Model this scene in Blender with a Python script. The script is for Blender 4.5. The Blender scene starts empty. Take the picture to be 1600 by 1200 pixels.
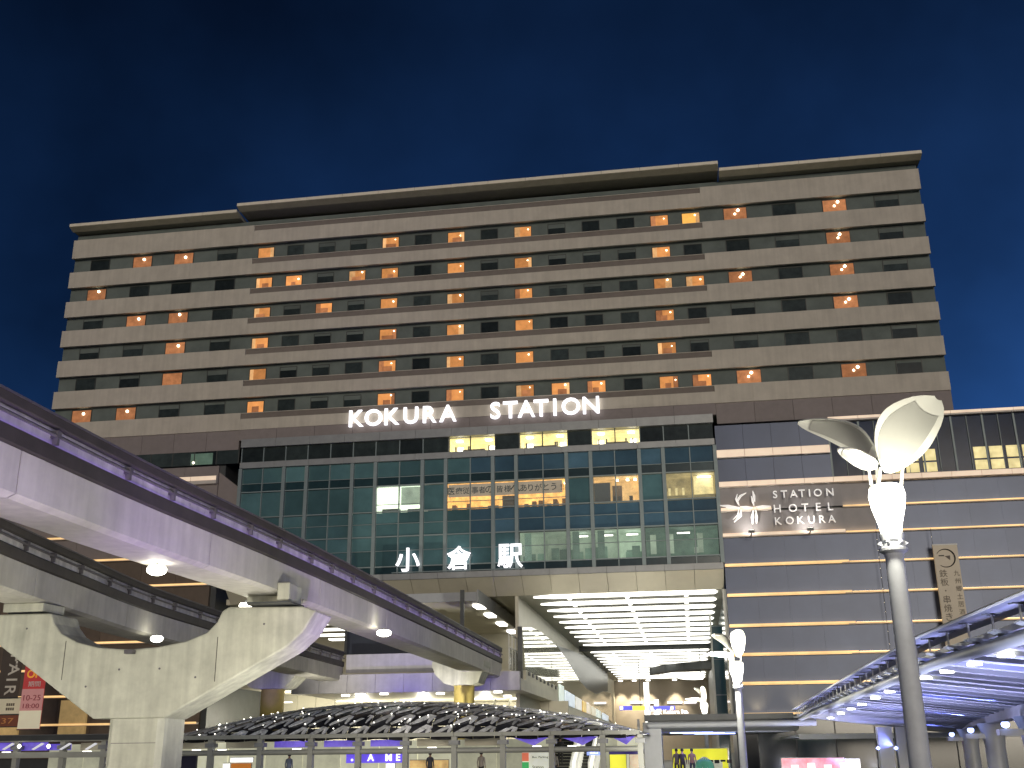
import bpy, bmesh, math, random
from mathutils import Vector, Matrix
random.seed(7)
R = math.radians
scene = bpy.context.scene
COL = scene.collection

# ------------------------------------------------------------------ camera
YAW, PITCH, ROLL, FPX = 0.15491, 0.32953, -0.01027, 1689.9
CAM = Vector((0, 0, 1.6))
_f = Vector((-math.sin(YAW) * math.cos(PITCH), math.cos(YAW) * math.cos(PITCH), math.sin(PITCH)))
_r0 = Vector((math.cos(YAW), math.sin(YAW), 0))
_u0 = _r0.cross(_f)
_r = math.cos(ROLL) * _r0 + math.sin(ROLL) * _u0
_u = -math.sin(ROLL) * _r0 + math.cos(ROLL) * _u0
cd = bpy.data.cameras.new('camera'); cam = bpy.data.objects.new('camera', cd); COL.objects.link(cam)
cam.matrix_world = Matrix(((_r.x, _u.x, -_f.x, CAM.x), (_r.y, _u.y, -_f.y, CAM.y), (_r.z, _u.z, -_f.z, CAM.z), (0, 0, 0, 1)))
cd.sensor_width = 36; cd.lens = FPX / 1600 * 36; cd.clip_start = 0.1; cd.clip_end = 3000
scene.camera = cam

# ------------------------------------------------------------------ night sky
w = bpy.data.worlds.new('World'); scene.world = w; w.use_nodes = True
nt = w.node_tree; N = nt.nodes; L = nt.links
for n in list(N): N.remove(n)
out = N.new('ShaderNodeOutputWorld'); bg = N.new('ShaderNodeBackground'); L.new(bg.outputs[0], out.inputs[0])
tc = N.new('ShaderNodeTexCoord'); sp = N.new('ShaderNodeSeparateXYZ'); L.new(tc.outputs['Generated'], sp.inputs[0])
rmp = N.new('ShaderNodeValToRGB'); L.new(sp.outputs['Z'], rmp.inputs[0])
e = rmp.color_ramp.elements
e[0].position = 0.0; e[0].color = (0.0115, 0.046, 0.140, 1)
e[1].position = 1.0; e[1].color = (0.0010, 0.0036, 0.0100, 1)
for p_, c_ in ((0.25, (0.0068, 0.0275, 0.093, 1)), (0.42, (0.0037, 0.0145, 0.050, 1)), (0.6, (0.0018, 0.0066, 0.0225, 1))):
    x_ = e.new(p_); x_.color = c_
nz = N.new('ShaderNodeTexNoise'); nz.inputs['Scale'].default_value = 2.3; nz.inputs['Detail'].default_value = 5; nz.inputs['Roughness'].default_value = 0.55
L.new(tc.outputs['Generated'], nz.inputs['Vector'])
mr = N.new('ShaderNodeMapRange'); mr.inputs[1].default_value = 0.32; mr.inputs[2].default_value = 0.7; mr.inputs[3].default_value = 0.45; mr.inputs[4].default_value = 1.55
L.new(nz.outputs[0], mr.inputs[0])
az = N.new('ShaderNodeMapRange'); az.inputs[1].default_value = -0.6; az.inputs[2].default_value = 0.5; az.inputs[3].default_value = 0.85; az.inputs[4].default_value = 2.3
L.new(sp.outputs['X'], az.inputs[0])
mm = N.new('ShaderNodeMath'); mm.operation = 'MULTIPLY'; L.new(mr.outputs[0], mm.inputs[0]); L.new(az.outputs[0], mm.inputs[1])
L.new(rmp.outputs[0], bg.inputs['Color']); L.new(mm.outputs[0], bg.inputs['Strength'])

# one soft lamp for the glow of the lit city behind the camera
sd = bpy.data.lights.new('sun', 'SUN'); sd.energy = 1.12; sd.angle = R(18); sd.color = (1.0, 0.88, 0.70)
sun = bpy.data.objects.new('sun', sd); COL.objects.link(sun)
sun.rotation_euler = Vector((-0.22, 1.0, -0.10)).to_track_quat('-Z', 'Y').to_euler()

scene.view_settings.view_transform = 'Standard'; scene.view_settings.look = 'None'
scene.view_settings.exposure = 0.0; scene.view_settings.gamma = 1; scene.view_settings.use_curve_mapping = False
scene.render.engine = 'CYCLES'
cy = scene.cycles
cy.use_denoising = True; cy.max_bounces = 5; cy.diffuse_bounces = 3; cy.glossy_bounces = 3; cy.transparent_max_bounces = 8
cy.sample_clamp_indirect = 4.0; cy.caustics_reflective = False; cy.caustics_refractive = False

# ------------------------------------------------------------------ helpers
def ray(x, y): return FPX * _f + (x - 800) * _r - (y - 600) * _u
def at(x, y, Y):
    d = ray(x, y); return CAM + d * (Y / d.y)
def atX(x, y, X):
    d = ray(x, y); return CAM + d * (X / d.x)
def rect(x0, y0, x1, y1, Y):
    """X0, X1, Z0, Z1 of an upright rectangle at distance Y seen between two corners of the photograph"""
    a = at(x0, (y0 + y1) / 2, Y); b = at(x1, (y0 + y1) / 2, Y); xm = (x0 + x1) / 2
    return a.x, b.x, at(xm, y1, Y).z, at(xm, y0, Y).z

MATS = {}
def mat(name, col, rough=0.7, metal=0.0, var=0.12, scale=1.2, emit=None, es=1.0, bump=0.0, rnd=0.0, streak=0.0, spec=0.5, trans=0.0, alpha=None):
    if name in MATS: return MATS[name]
    m = bpy.data.materials.new(name); m.use_nodes = True; t = m.node_tree; n = t.nodes; l = t.links
    b = n['Principled BSDF']
    b.inputs['Roughness'].default_value = rough; b.inputs['Metallic'].default_value = metal
    b.inputs['Specular IOR Level'].default_value = spec
    tcn = n.new('ShaderNodeTexCoord'); geo = n.new('ShaderNodeNewGeometry')
    no = n.new('ShaderNodeTexNoise'); no.inputs['Scale'].default_value = scale; no.inputs['Detail'].default_value = 6; no.inputs['Roughness'].default_value = 0.65
    l.new(geo.outputs['Position'], no.inputs['Vector'])
    val = n.new('ShaderNodeMapRange'); val.inputs[1].default_value = 0.3; val.inputs[2].default_value = 0.7
    val.inputs[3].default_value = 1 - var; val.inputs[4].default_value = 1 + var
    l.new(no.outputs[0], val.inputs[0]); cur = val.outputs[0]
    if streak:
        mp = n.new('ShaderNodeMapping'); mp.inputs['Scale'].default_value = (2.2, 2.2, 0.12); l.new(geo.outputs['Position'], mp.inputs['Vector'])
        n2 = n.new('ShaderNodeTexNoise'); n2.inputs['Scale'].default_value = 1.0; n2.inputs['Detail'].default_value = 4; l.new(mp.outputs[0], n2.inputs['Vector'])
        v2 = n.new('ShaderNodeMapRange'); v2.inputs[1].default_value = 0.35; v2.inputs[2].default_value = 0.65; v2.inputs[3].default_value = 1 - streak; v2.inputs[4].default_value = 1.0
        l.new(n2.outputs[0], v2.inputs[0])
        mu = n.new('ShaderNodeMath'); mu.operation = 'MULTIPLY'; l.new(cur, mu.inputs[0]); l.new(v2.outputs[0], mu.inputs[1]); cur = mu.outputs[0]
    if rnd:
        oi = n.new('ShaderNodeObjectInfo'); v3 = n.new('ShaderNodeMapRange'); v3.inputs[3].default_value = 1 - rnd; v3.inputs[4].default_value = 1 + rnd
        l.new(oi.outputs['Random'], v3.inputs[0])
        mu = n.new('ShaderNodeMath'); mu.operation = 'MULTIPLY'; l.new(cur, mu.inputs[0]); l.new(v3.outputs[0], mu.inputs[1]); cur = mu.outputs[0]
    vm = n.new('ShaderNodeVectorMath'); vm.operation = 'SCALE'; vm.inputs[0].default_value = col; l.new(cur, vm.inputs['Scale'])
    l.new(vm.outputs[0], b.inputs['Base Color'])
    if bump:
        bn = n.new('ShaderNodeBump'); bn.inputs['Strength'].default_value = bump; bn.inputs['Distance'].default_value = 0.05
        l.new(no.outputs[0], bn.inputs['Height']); l.new(bn.outputs[0], b.inputs['Normal'])
    if emit:
        ve = n.new('ShaderNodeVectorMath'); ve.operation = 'SCALE'; ve.inputs[0].default_value = emit; l.new(cur, ve.inputs['Scale'])
        l.new(ve.outputs[0], b.inputs['Emission Color']); b.inputs['Emission Strength'].default_value = es
    if alpha is not None: b.inputs['Alpha'].default_value = alpha
    MATS[name] = m; return m

WPOS = {}
class MB:
    """collects shapes in world coordinates; becomes one mesh"""
    def __init__(s): s.v = []; s.f = []
    def add(s, vs, fs):
        o = len(s.v); s.v += [Vector(p) for p in vs]; s.f += [tuple(i + o for i in f) for f in fs]; return s
    def box(s, x0, x1, y0, y1, z0, z1):
        return s.add([(x, y, z) for z in (z0, z1) for y in (y0, y1) for x in (x0, x1)],
                     [(0, 2, 3, 1), (4, 5, 7, 6), (0, 1, 5, 4), (2, 6, 7, 3), (0, 4, 6, 2), (1, 3, 7, 5)])
    def prism(s, pts, axis, a, b):
        """closed outline of 2-D points extruded along axis 'x','y','z' from a to b"""
        def P(p, t): return {'x': (t, p[0], p[1]), 'y': (p[0], t, p[1]), 'z': (p[0], p[1], t)}[axis]
        n = len(pts); vs = [P(p, a) for p in pts] + [P(p, b) for p in pts]
        fs = [tuple(range(n))[::-1], tuple(range(n, 2 * n))] + [(i, (i + 1) % n, (i + 1) % n + n, i + n) for i in range(n)]
        return s.add(vs, fs)
    def sweep(s, prof, path, cap=True):
        """profile of (sideways, up) offsets carried along a path in plan; stays upright"""
        n = len(prof); rings = []
        for i, p in enumerate(path):
            a = path[max(i - 1, 0)]; b = path[min(i + 1, len(path) - 1)]
            d = (Vector(b) - Vector(a)); d.z = 0; d.normalize(); side = Vector((d.y, -d.x, 0))
            rings.append([Vector(p) + side * q[0] + Vector((0, 0, q[1])) for q in prof])
        vs = [v for r in rings for v in r]
        fs = [(k * n + i, k * n + (i + 1) % n, (k + 1) * n + (i + 1) % n, (k + 1) * n + i) for k in range(len(rings) - 1) for i in range(n)]
        if cap: fs += [tuple(range(n))[::-1], tuple(range((len(rings) - 1) * n, len(rings) * n))]
        return s.add(vs, fs)
    def tube(s, path, rad, n=8):
        path = [Vector(p) for p in path]; rad = rad if isinstance(rad, (list, tuple)) else [rad] * len(path); vs = []; fs = []
        for i, p in enumerate(path):
            d = (path[min(i + 1, len(path) - 1)] - path[max(i - 1, 0)]).normalized()
            u = d.orthogonal().normalized() if abs(d.z) > 0.95 else Vector((0, 0, 1)).cross(d).normalized()
            if abs(d.z) > 0.95: u = Vector((1, 0, 0)) - d * d.x; u.normalize()
            vv = d.cross(u)
            vs += [p + (u * math.cos(2 * math.pi * k / n) + vv * math.sin(2 * math.pi * k / n)) * rad[i] for k in range(n)]
        m = len(path)
        fs = [(a * n + k, a * n + (k + 1) % n, (a + 1) * n + (k + 1) % n, (a + 1) * n + k) for a in range(m - 1) for k in range(n)]
        fs += [tuple(range(n))[::-1], tuple(range((m - 1) * n, m * n))]
        return s.add(vs, fs)
    def lathe(s, prof, c, n=20):
        path = [(c[0], c[1], c[2] + z) for r, z in prof]; vs = []
        for r, z in prof:
            vs += [(c[0] + r * math.cos(2 * math.pi * k / n), c[1] + r * math.sin(2 * math.pi * k / n), c[2] + z) for k in range(n)]
        m = len(prof)
        fs = [(a * n + k, a * n + (k + 1) % n, (a + 1) * n + (k + 1) % n, (a + 1) * n + k) for a in range(m - 1) for k in range(n)]
        fs += [tuple(range(n))[::-1], tuple(range((m - 1) * n, m * n))]
        return s.add(vs, fs)

def _mesh(name, v, f, m, smooth=False):
    me = bpy.data.meshes.new(name); me.from_pydata([tuple(p) for p in v], [], f)
    bm = bmesh.new(); bm.from_mesh(me); bmesh.ops.recalc_face_normals(bm, faces=bm.faces); bm.to_mesh(me); bm.free()
    if m is not None: me.materials.append(m)
    if smooth:
        for p in me.polygons: p.use_smooth = True
        me.set_sharp_from_angle(angle=R(40))
    return me
def place(name, me, loc, parent=None, rot=None, scale=None):
    o = bpy.data.objects.new(name, me); COL.objects.link(o)
    loc = Vector(loc); WPOS[o.name] = loc
    if parent is not None: o.parent = parent; o.location = loc - WPOS[parent.name]
    else: o.location = loc
    if rot: o.rotation_euler = rot
    if scale: o.scale = scale
    return o
def obj(name, mb, m, parent=None, smooth=False, base=False):
    xs = [[p[i] for p in mb.v] for i in range(3)]
    c = Vector([(min(q) + max(q)) / 2 for q in xs])
    if base: c.z = min(xs[2])
    return place(name, _mesh(name, [p - c for p in mb.v], mb.f, m, smooth), c, parent)
_cache = {}
def box(name, x0, x1, y0, y1, z0, z1, m, parent=None, bevel=0.0):
    d = (round(x1 - x0, 3), round(y1 - y0, 3), round(z1 - z0, 3)); k = (d, m.name, bevel)
    if k not in _cache:
        mb = MB().box(-d[0] / 2, d[0] / 2, -d[1] / 2, d[1] / 2, -d[2] / 2, d[2] / 2)
        me = _mesh(name, mb.v, mb.f, m)
        if bevel:
            bm = bmesh.new(); bm.from_mesh(me); bmesh.ops.bevel(bm, geom=bm.edges[:], offset=bevel, segments=2, affect='EDGES', profile=0.5); bm.to_mesh(me); bm.free()
        _cache[k] = me
    return place(name, _cache[k], ((x0 + x1) / 2, (y0 + y1) / 2, (z0 + z1) / 2), parent)
def tag(o, label=None, cat=None, group=None, kind=None):
    if label: o['label'] = label
    if cat: o['category'] = cat
    if group: o['group'] = group
    if kind: o['kind'] = kind
    return o
def thing(name, loc, label, cat, group=None):
    return tag(place(name, None, loc), label, cat, group)
def copy_tree(src, loc, rz=0, scale=1, label=None):
    def cp(o, par):
        c = o.copy(); COL.objects.link(c); c.parent = par
        for k in list(o.children): cp(k, c)
        return c
    c = cp(src, None); c.location = loc; c.rotation_euler = (0, 0, rz); c.scale = (scale,) * 3
    WPOS[c.name] = Vector(loc)
    if label: c['label'] = label
    return c
def glyph(ch, h, m, depth=0.1, bold=0.0, shear=0.0):
    """mesh of one piece of lettering, facing -Y, base at z=0, centred on x, scaled so its height is h"""
    cu = bpy.data.curves.new('letter', 'FONT'); cu.body = ch; cu.size = 1; cu.extrude = 0.01; cu.offset = bold; cu.resolution_u = 4
    o = bpy.data.objects.new('letter', cu); COL.objects.link(o)
    dg = bpy.context.evaluated_depsgraph_get(); dg.update()
    me = bpy.data.meshes.new_from_object(o.evaluated_get(dg)); bpy.data.objects.remove(o)
    co = [v.co.copy() for v in me.vertices]
    if not co: return me, 0
    x0 = min(c.x for c in co); x1 = max(c.x for c in co); y0 = min(c.y for c in co); y1 = max(c.y for c in co)
    k = h / max(y1 - y0, 1e-4)
    for v, c in zip(me.vertices, co):
        v.co = ((c.x - (x0 + x1) / 2) * k, -depth / 2 if c.z > 0 else depth / 2, (c.y - y0) * k)
    me.materials.clear(); me.materials.append(m); me.name = 'letter'
    return me, (x1 - x0) * k
def line_of_text(name, s, x0, x1, y, z, h, m, parent, depth=0.03, bold=0.0):
    """one flat run of print on a surface at y, stretched to run from x0 to x1"""
    me, wd = glyph(s, h, m, depth, bold)
    return place(name, me, ((x0 + x1) / 2, y, z), parent, scale=((x1 - x0) / wd, 1, 1) if wd else None)
def lamp_data(name, kind, col, power, size=0.1, spot=None, blend=0.6):
    d = bpy.data.lights.new(name, kind); d.color = col; d.energy = power; d.shadow_soft_size = size
    if spot: d.spot_size = R(spot); d.spot_blend = blend
    return d
def light(name, kind, loc, col, power, size=0.1, target=None, spot=None, parent=None, blend=0.6):
    o = place(name, lamp_data(name, kind, col, power, size, spot, blend), loc, parent)
    if target is not None: o.rotation_euler = (Vector(target) - Vector(loc)).to_track_quat('-Z', 'Y').to_euler()
    return o

# materials ---------------------------------------------------------
STONE = mat('limestone_cladding', (.57, .52, .435), .8, var=.10, scale=.5, rnd=.015, streak=.10, bump=.1)
STONE_SHADE = mat('shaded_ledge_stone', (.20, .17, .145), .8, var=.1, rnd=.04)  # shade above the ledge put into the stone colour
TWALL = mat('recess_plaster', (.125, .148, .135), .85, var=.2, scale=.4, rnd=.2)
WALLG = mat('mauve_grey_panel', (.25, .215, .205), .7, var=.08, rnd=.04)
ROOFS = mat('roof_soffit_metal', (.38, .36, .27), .6, var=.12)
ROOFE = mat('roof_edge_metal', (.80, .73, .58), .5, var=.08)
DARKW = mat('dark_window_glass', (.034, .044, .042), .15, var=.3, rnd=.5, spec=.3)
WFRAME = mat('window_frame_metal', (.055, .06, .055), .5, var=.1)
CONC = mat('pale_concrete', (.60, .60, .49), .8, var=.16, scale=.8, streak=.24, bump=.2)
GIRD = mat('painted_girder', (.58, .56, .49), .6, var=.13, scale=.6, streak=.13)
RAILD = mat('dark_rail_rubber', (.055, .048, .042), .6, var=.25)
RAILP = mat('pale_rail_cover', (.70, .68, .66), .5, var=.2, scale=1.5, streak=.25)
BRKT = mat('galvanised_bracket', (.16, .15, .16), .5, .5)
CREAM = mat('cream_panel', (.58, .55, .44), .45, var=.07, scale=.5, rnd=.04)
WHITE = mat('white_paint', (.74, .74, .68), .45, var=.06)
GREYM = mat('grey_metal', (.30, .31, .31), .45, .3, var=.1)
DGREY = mat('dark_grey_metal', (.07, .075, .075), .5, .2, var=.15)
MULL = mat('mullion_aluminium', (.22, .27, .275), .5, .2, var=.08)
TEAL = mat('teal_glazing', (.080, .160, .170), .10, var=.25, scale=.25, rnd=.35, spec=.5)
TEALB = mat('blue_glazing', (.072, .140, .190), .10, var=.25, scale=.25, rnd=.3, spec=.5)
TEALD = mat('spandrel_glazing', (.022, .05, .055), .2, var=.2, rnd=.3)
WBLUE = mat('night_blue_window', (.020, .034, .075), .15, var=.3, scale=.3, rnd=.25, spec=.1)
WING = mat('wing_metal_panel', (.054, .070, .118), .36, .3, var=.12, scale=.25, rnd=.03)
WINGL = mat('wing_light_panel', (.22, .21, .215), .5, .2, var=.06, rnd=.05)
LEDGE = mat('ledge_cap', (.58, .53, .48), .5, var=.06)
BROWNW = mat('brown_wing_panel', (.15, .115, .085), .5, .2, var=.12, rnd=.12)
PAVE = mat('granite_paving', (.16, .155, .15), .6, var=.2, scale=2)
E_WHITE = mat('tube_light', (.8, .8, .8), .5, var=.03, emit=(1, .98, .88), es=2.8)
E_SPOT = mat('downlight_glow', (.8, .8, .8), .5, var=0, emit=(1, .97, .86), es=5)
E_LANT = mat('lantern_glow', (.9, .9, .9), .5, var=0, emit=(1, .96, .80), es=9)
E_LAMP = mat('lamp_globe_glow', (.9, .9, .9), .5, var=0, emit=(1, .96, .80), es=13)
E_GOLD = mat('gold_led_strip', (.6, .5, .3), .5, var=.3, scale=.25, emit=(1, .60, .23), es=1.0)
E_GOLDB = mat('peach_led_strip', (.6, .5, .4), .5, var=.15, scale=.3, emit=(1, .76, .55), es=.62)
E_COVE = mat('cove_led', (.6, .5, .4), .5, var=.2, scale=.3, emit=(1, .72, .42), es=7)
E_VIO = mat('violet_led', (.3, .2, .6), .5, var=.25, scale=.5, emit=(.42, .26, 1), es=3)
E_SIGN = mat('sign_letter_glow', (.9, .9, .9), .5, var=0, emit=(.97, .95, 1), es=1.5)
E_STAR = mat('room_lamp_glow', (.9, .9, .9), .5, var=0, emit=(1, .86, .6), es=6)
C_ORANGE = mat('lit_curtain_orange', (.4, .2, .08), .8, var=.22, scale=1.3, emit=(.62, .235, .062), es=.85, rnd=.35)
C_AMBER = mat('lit_curtain_amber', (.4, .2, .08), .8, var=.12, scale=1.3, emit=(.95, .47, .08), es=.95)
C_PALE = mat('lit_curtain_pale', (.5, .35, .2), .8, var=.25, scale=1.6, emit=(.72, .36, .13), es=.8, rnd=.3)
C_DIM = mat('lit_curtain_dim', (.3, .15, .08), .8, var=.3, scale=1.3, emit=(.32, .115, .040), es=.9, rnd=.25)
R_YEL = mat('yellow_lit_room', (.7, .65, .4), .8, var=.35, scale=1.0, emit=(1, .82, .36), es=.62)
R_WHI = mat('white_lit_room', (.7, .75, .65), .8, var=.1, scale=.6, emit=(.88, 1, .80), es=.85)
R_AMB = mat('amber_lit_room', (.7, .5, .3), .8, var=.5, scale=1.1, emit=(1, .58, .16), es=.85)
R_GRN = mat('pale_green_lit_room', (.3, .4, .35), .8, var=.35, scale=.4, emit=(.42, .52, .36), es=.42, rnd=.3)
R_DGR = mat('dim_green_room', (.1, .16, .13), .8, var=.4, scale=.5, emit=(.10, .17, .12), es=.5, rnd=.4)
CLEAR = mat('clear_glass', (.5, .6, .6), .05, var=0, alpha=.12)
BLACK = mat('black_print', (.02, .02, .02), .6)
INK = mat('brown_print', (.17, .14, .11), .7)
E_BLUE = mat('blue_led_glow', (.1, .1, .6), .5, var=0, emit=(.35, .45, 1), es=6)

# ================================================================== the ground
pv = obj('pavement', MB().box(-700, 700, -400, 1500, -1, 0), PAVE); tag(pv, 'grey stone paving of the station deck', kind='structure')

# ================================================================== hotel tower
FY = 110.0
tower = thing('hotel_tower', (-21.6, 118, 0), 'broad beige hotel slab with banded floors and scattered lit windows above the station', 'building')
TOPS = [61.7, 57.37, 53.5, 49.75, 45.92, 42.1, 38.2]
BOTS = [59.25, 55.33, 51.5, 47.72, 43.92, 40.03, 36.2]
XL, XA, XB, XR = -71.35, -48.1, 4.4, 28.0
obj('back_wall', MB().box(XL, XR, 110.75, 126, 35, 62.6), TWALL, tower)
def wallmesh(x0, x1): return None
for t, b in zip(TOPS, BOTS):
    # side bays: panels about four metres wide with open joints
    for (a, c, n) in ((XL, XA, 6), (XB, XR, 6)):
        s = (c - a) / n
        for i in range(n):
            j = random.uniform(-.006, .006)
            box('spandrel_panel', a + i * s + .003, a + (i + 1) * s - .003, 110 + j, 110.3 + j, b, t, STONE, tower)
    n = 13; s = (XB - XA) / n
    for i in range(n):
        j = random.uniform(-.006, .006)
        box('spandrel_panel', XA + i * s + .003, XA + (i + 1) * s - .003, 110 + j, 110.3 + j, b, t - .72, STONE, tower)
    box('ledge_strip', XA + .02, XB - .02, 110.16, 110.5, t - .72, t - .06, STONE_SHADE, tower)
    box('ledge_coping', XA + .02, XB - .02, 110.08, 110.5, t - .06, t, STONE, tower)
    box('floor_slab', XL + .1, XR - .1, 110.32, 110.75, b + .02, t - .8, TWALL, tower)
# end piers of the recess, standing back
# plain wall under the last band
nn = 12
for i in range(nn):
    a = XA + (XB - XA) * i / nn; c = XA + (XB - XA) * (i + 1) / nn
    box('wall_panel', a + .015, c - .015, 110.02, 110.5, 34.95, 36.18, WALLG, tower)
for (a, c, n) in ((XL, XA, 6), (XB, XR, 6)):
    for i in range(n):
        s = (c - a) / n
        box('wall_panel', a + i * s + .015, a + (i + 1) * s - .015, 110.12, 110.6, 33.95, 36.18, WALLG, tower)
# top-storey recess and roof with its slanting lip
def roof(x0, x1, z, y0):
    mb = MB().prism([(y0, z), (y0, z - .34), (y0 + .9, z - .62), (y0 + 1.1, z - .5), (113, z - .5), (113, z)], 'x', x0, x1)
    r = obj('roof_canopy', mb, ROOFS, tower)
    n = max(2, int((x1 - x0) / 4.2)); s = (x1 - x0) / n
    for i in range(n):
        box('roof_edge', x0 + i * s + .02, x0 + (i + 1) * s - .02, y0 - .06, y0 - .002, z - .32, z + .05, ROOFE, r)
roof(XL - .1, -49.95, 63.28, 108.8)
roof(-49.9, 6.55, 63.95, 108.55)
roof(6.6, 28.3, 63.18, 108.8)
obj('top_storey_wall', MB().box(XL + .4, XR - .4, 112, 125, 62.6, 63.0), DGREY, tower)
obj('roof_deck', MB().box(XL, XR, 113, 126, 63.0, 63.3), ROOFS, tower)

# windows: one frame each, with a pane and, where lit, a lamp
LX = [-67.9, -62.4, -57.1, -51.6]
CX = [-46.7, -43.05, -39.2, -35.35, -31.45, -27.55, -23.65, -19.75, -15.85, -11.95, -8.05, -4.1, -.3, 3.2]
RX = [8.1, 13.45, 18.85, 24.4]
LIT = {  # row: {column: kind}
    0: {'L1': 'd2', 'L2': 'd2', 'C0': 'o0', 'C4': 'o1', 'C6': 'o1', 'C8': 'o1', 'C12': 'o1', 'C13': 'a1', 'R0': 'd3', 'R2': 'd3'},
    1: {'L0': 'd2', 'C0': 'o0', 'C1': 'o1', 'C3': 'o1', 'C4': 'o1', 'C6': 'o1', 'C8': 'o1', 'C12': 'o1', 'R2': 'd3'},
    2: {'L1': 'd2', 'L2': 'd2', 'C0': 'o0', 'C2': 'o0', 'C4': 'o1', 'C6': 'o1', 'C8': 'o1', 'C12': 'o1', 'C13': 'o1', 'R0': 'd3', 'R2': 'd3'},
    3: {'L2': 'd2', 'C0': 'o0', 'C4': 'o1', 'C6': 'o1', 'C8': 'o1', 'C12': 'o1', 'R2': 'd3'},
    4: {'L2': 'd0', 'C0': 'o0', 'C4': 'o1', 'C6': 'o1', 'C8': 'o1', 'C12': 'o1'},
    5: {'L0': 'd2', 'L1': 'd2', 'C0': 'o0', 'C4': 'o1', 'C6': 'o1', 'C8': 'o1', 'C9': 'o1', 'C10': 'o1', 'C12': 'o1', 'C13': 'o1', 'R0': 'd3', 'R2': 'd3'}}
lampme = _mesh('room_lamp', *(lambda m: (m.v, m.f))(MB().lathe([(.02, -.13), (.12, -.06), (.13, .04), (.03, .13)], (0, 0, 0), 8)), E_STAR)
def framemesh(w_, h_):
    mb = MB(); t = .07
    mb.box(-w_ / 2, w_ / 2, -.05, .05, h_ / 2 - t, h_ / 2); mb.box(-w_ / 2, w_ / 2, -.05, .05, -h_ / 2, -h_ / 2 + t)
    mb.box(-w_ / 2, -w_ / 2 + t, -.05, .05, -h_ / 2 + t, h_ / 2 - t); mb.box(w_ / 2 - t, w_ / 2, -.05, .05, -h_ / 2 + t, h_ / 2 - t)
    return _mesh('window', mb.v, mb.f, WFRAME)
FM = {}
for r_ in range(6):
    zt = BOTS[r_] - .10; zb = TOPS[r_ + 1] + .12
    for key, xs, wd in (('L', LX, 2.5), ('C', CX, 2.05), ('R', RX, 2.6)):
        for i, x in enumerate(xs):
            k = LIT[r_].get(key + str(i))
            h_ = round(zt - zb - (.18 if key == 'C' else 0), 3)
            if (wd, h_) not in FM: FM[(wd, h_)] = framemesh(wd, h_)
            zc = zb + h_ / 2
            fo = place('window', FM[(wd, h_)], (x, 110.69, zc), tower)
            if k: fo['label'] = 'lit hotel window with a warm glow'
            m = DARKW if not k else {'o': C_ORANGE, 'a': C_AMBER, 'd': C_DIM}[k[0]]
            box('pane', x - wd / 2 + .075, x + wd / 2 - .075, 110.69, 110.73, zb + .075, zb + h_ - .075, m, fo)
            if k and k[0] in 'oa':
                fw = random.uniform(.16, .34) * wd; sd_ = random.choice((-1, 1))
                if random.random() < .75: box('curtain', x + sd_ * (wd / 2 - .08) - (fw if sd_ > 0 else 0), x + sd_ * (wd / 2 - .08) + (0 if sd_ > 0 else fw), 110.672, 110.688, zb + .08, zb + h_ - .08, random.choice((C_DIM, C_PALE, C_PALE)), fo)
                if random.random() < .6: box('headboard', x - wd * random.uniform(.1, .38), x + wd * random.uniform(.1, .35), 110.668, 110.671, zb + .08, zb + h_ * random.uniform(.4, .55), C_DIM, fo)
            if k and k[1] in '123':
                lx = x + (wd * .30 if k[1] == '1' else wd * .12)
                place('room_lamp', lampme, (lx + random.uniform(-.15, .1), 110.62, zb + h_ * random.uniform(.62, .8)), fo, scale=(random.uniform(.4, .75),) * 3 if k[1] == '1' else (1.25,) * 3)
                if k[1] == '3': place('room_lamp', lampme, (lx - .35, 110.62, zb + h_ * .5), fo, scale=(.95,) * 3)
            elif not k and random.random() < .5:   # drawn blind in the upper part of a dark room
                box('blind', x - wd / 2 + .08, x + wd / 2 - .08, 110.665, 110.688, zb + h_ * random.uniform(.6, .8), zb + h_ - .08, TWALL, fo)

# ================================================================== glass station block
blk = thing('glass_station_block', (-21.8, 114, 18.8), 'teal glazed office block with white mullions under the hotel, some rooms lit', 'building')
BX0, BX1 = -47.6, 4.0
obj('core_wall', MB().box(BX0, BX1, 113.2, 125, 19.4, 34.9), DGREY, blk)
obj('floor_plate', MB().box(BX0, BX1, 110.3, 113.2, 31.65, 32.2), GREYM, blk)
obj('floor_plate', MB().box(BX0, BX1, 110.3, 113.2, 29.0, 29.4), GREYM, blk)
obj('floor_plate', MB().box(BX0, BX1, 110.3, 113.2, 24.8, 25.4), GREYM, blk)
obj('floor_plate', MB().box(BX0, BX1, 110.3, 113.2, 19.46, 19.9), GREYM, blk)
for nm, z0, z1, y in (('top_beam', 34.0, 34.92, 109.55), ('middle_beam', 31.62, 32.28, 109.6)):
    n = 13; s = (BX1 - BX0) / n
    for i in range(n): box(nm, BX0 + i * s + .012, BX0 + (i + 1) * s - .012, y, 110.3, z0, z1, GREYM, blk)
wide = [-47.5, -42.5, -39.9, -34.75, -32.15, -26.95, -24.4, -19.3, -16.8, -11.45, -8.9, -3.83, -1.36, 3.95]
thin = [-44.96, -37.3, -29.5, -21.75, -13.95, -6.38, 1.39]
for x in wide: box('mullion', x - .19, x + .19, 109.66, 110.05, 19.46, 31.6, MULL, blk)
for x in thin: box('thin_mullion', x - .05, x + .05, 109.8, 110.05, 19.46, 31.6, MULL, blk)
ROWZ = [(29.92, 31.6), (29.04, 29.86), (26.2, 28.84), (24.84, 26.02), (23.46, 24.78), (21.95, 23.4), (20.28, 21.9), (19.48, 20.22)]
for z in (29.89, 24.81, 21.925): box('transom', BX0, BX1, 109.86, 110.02, z - .03, z + .03, MULL, blk)
for x0_, x1_ in ((-32.1, -27), (-24.3, -11.5)): box('transom', x0_, x1_, 109.9, 109.96, 26.86, 26.93, MULL, blk)
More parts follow.
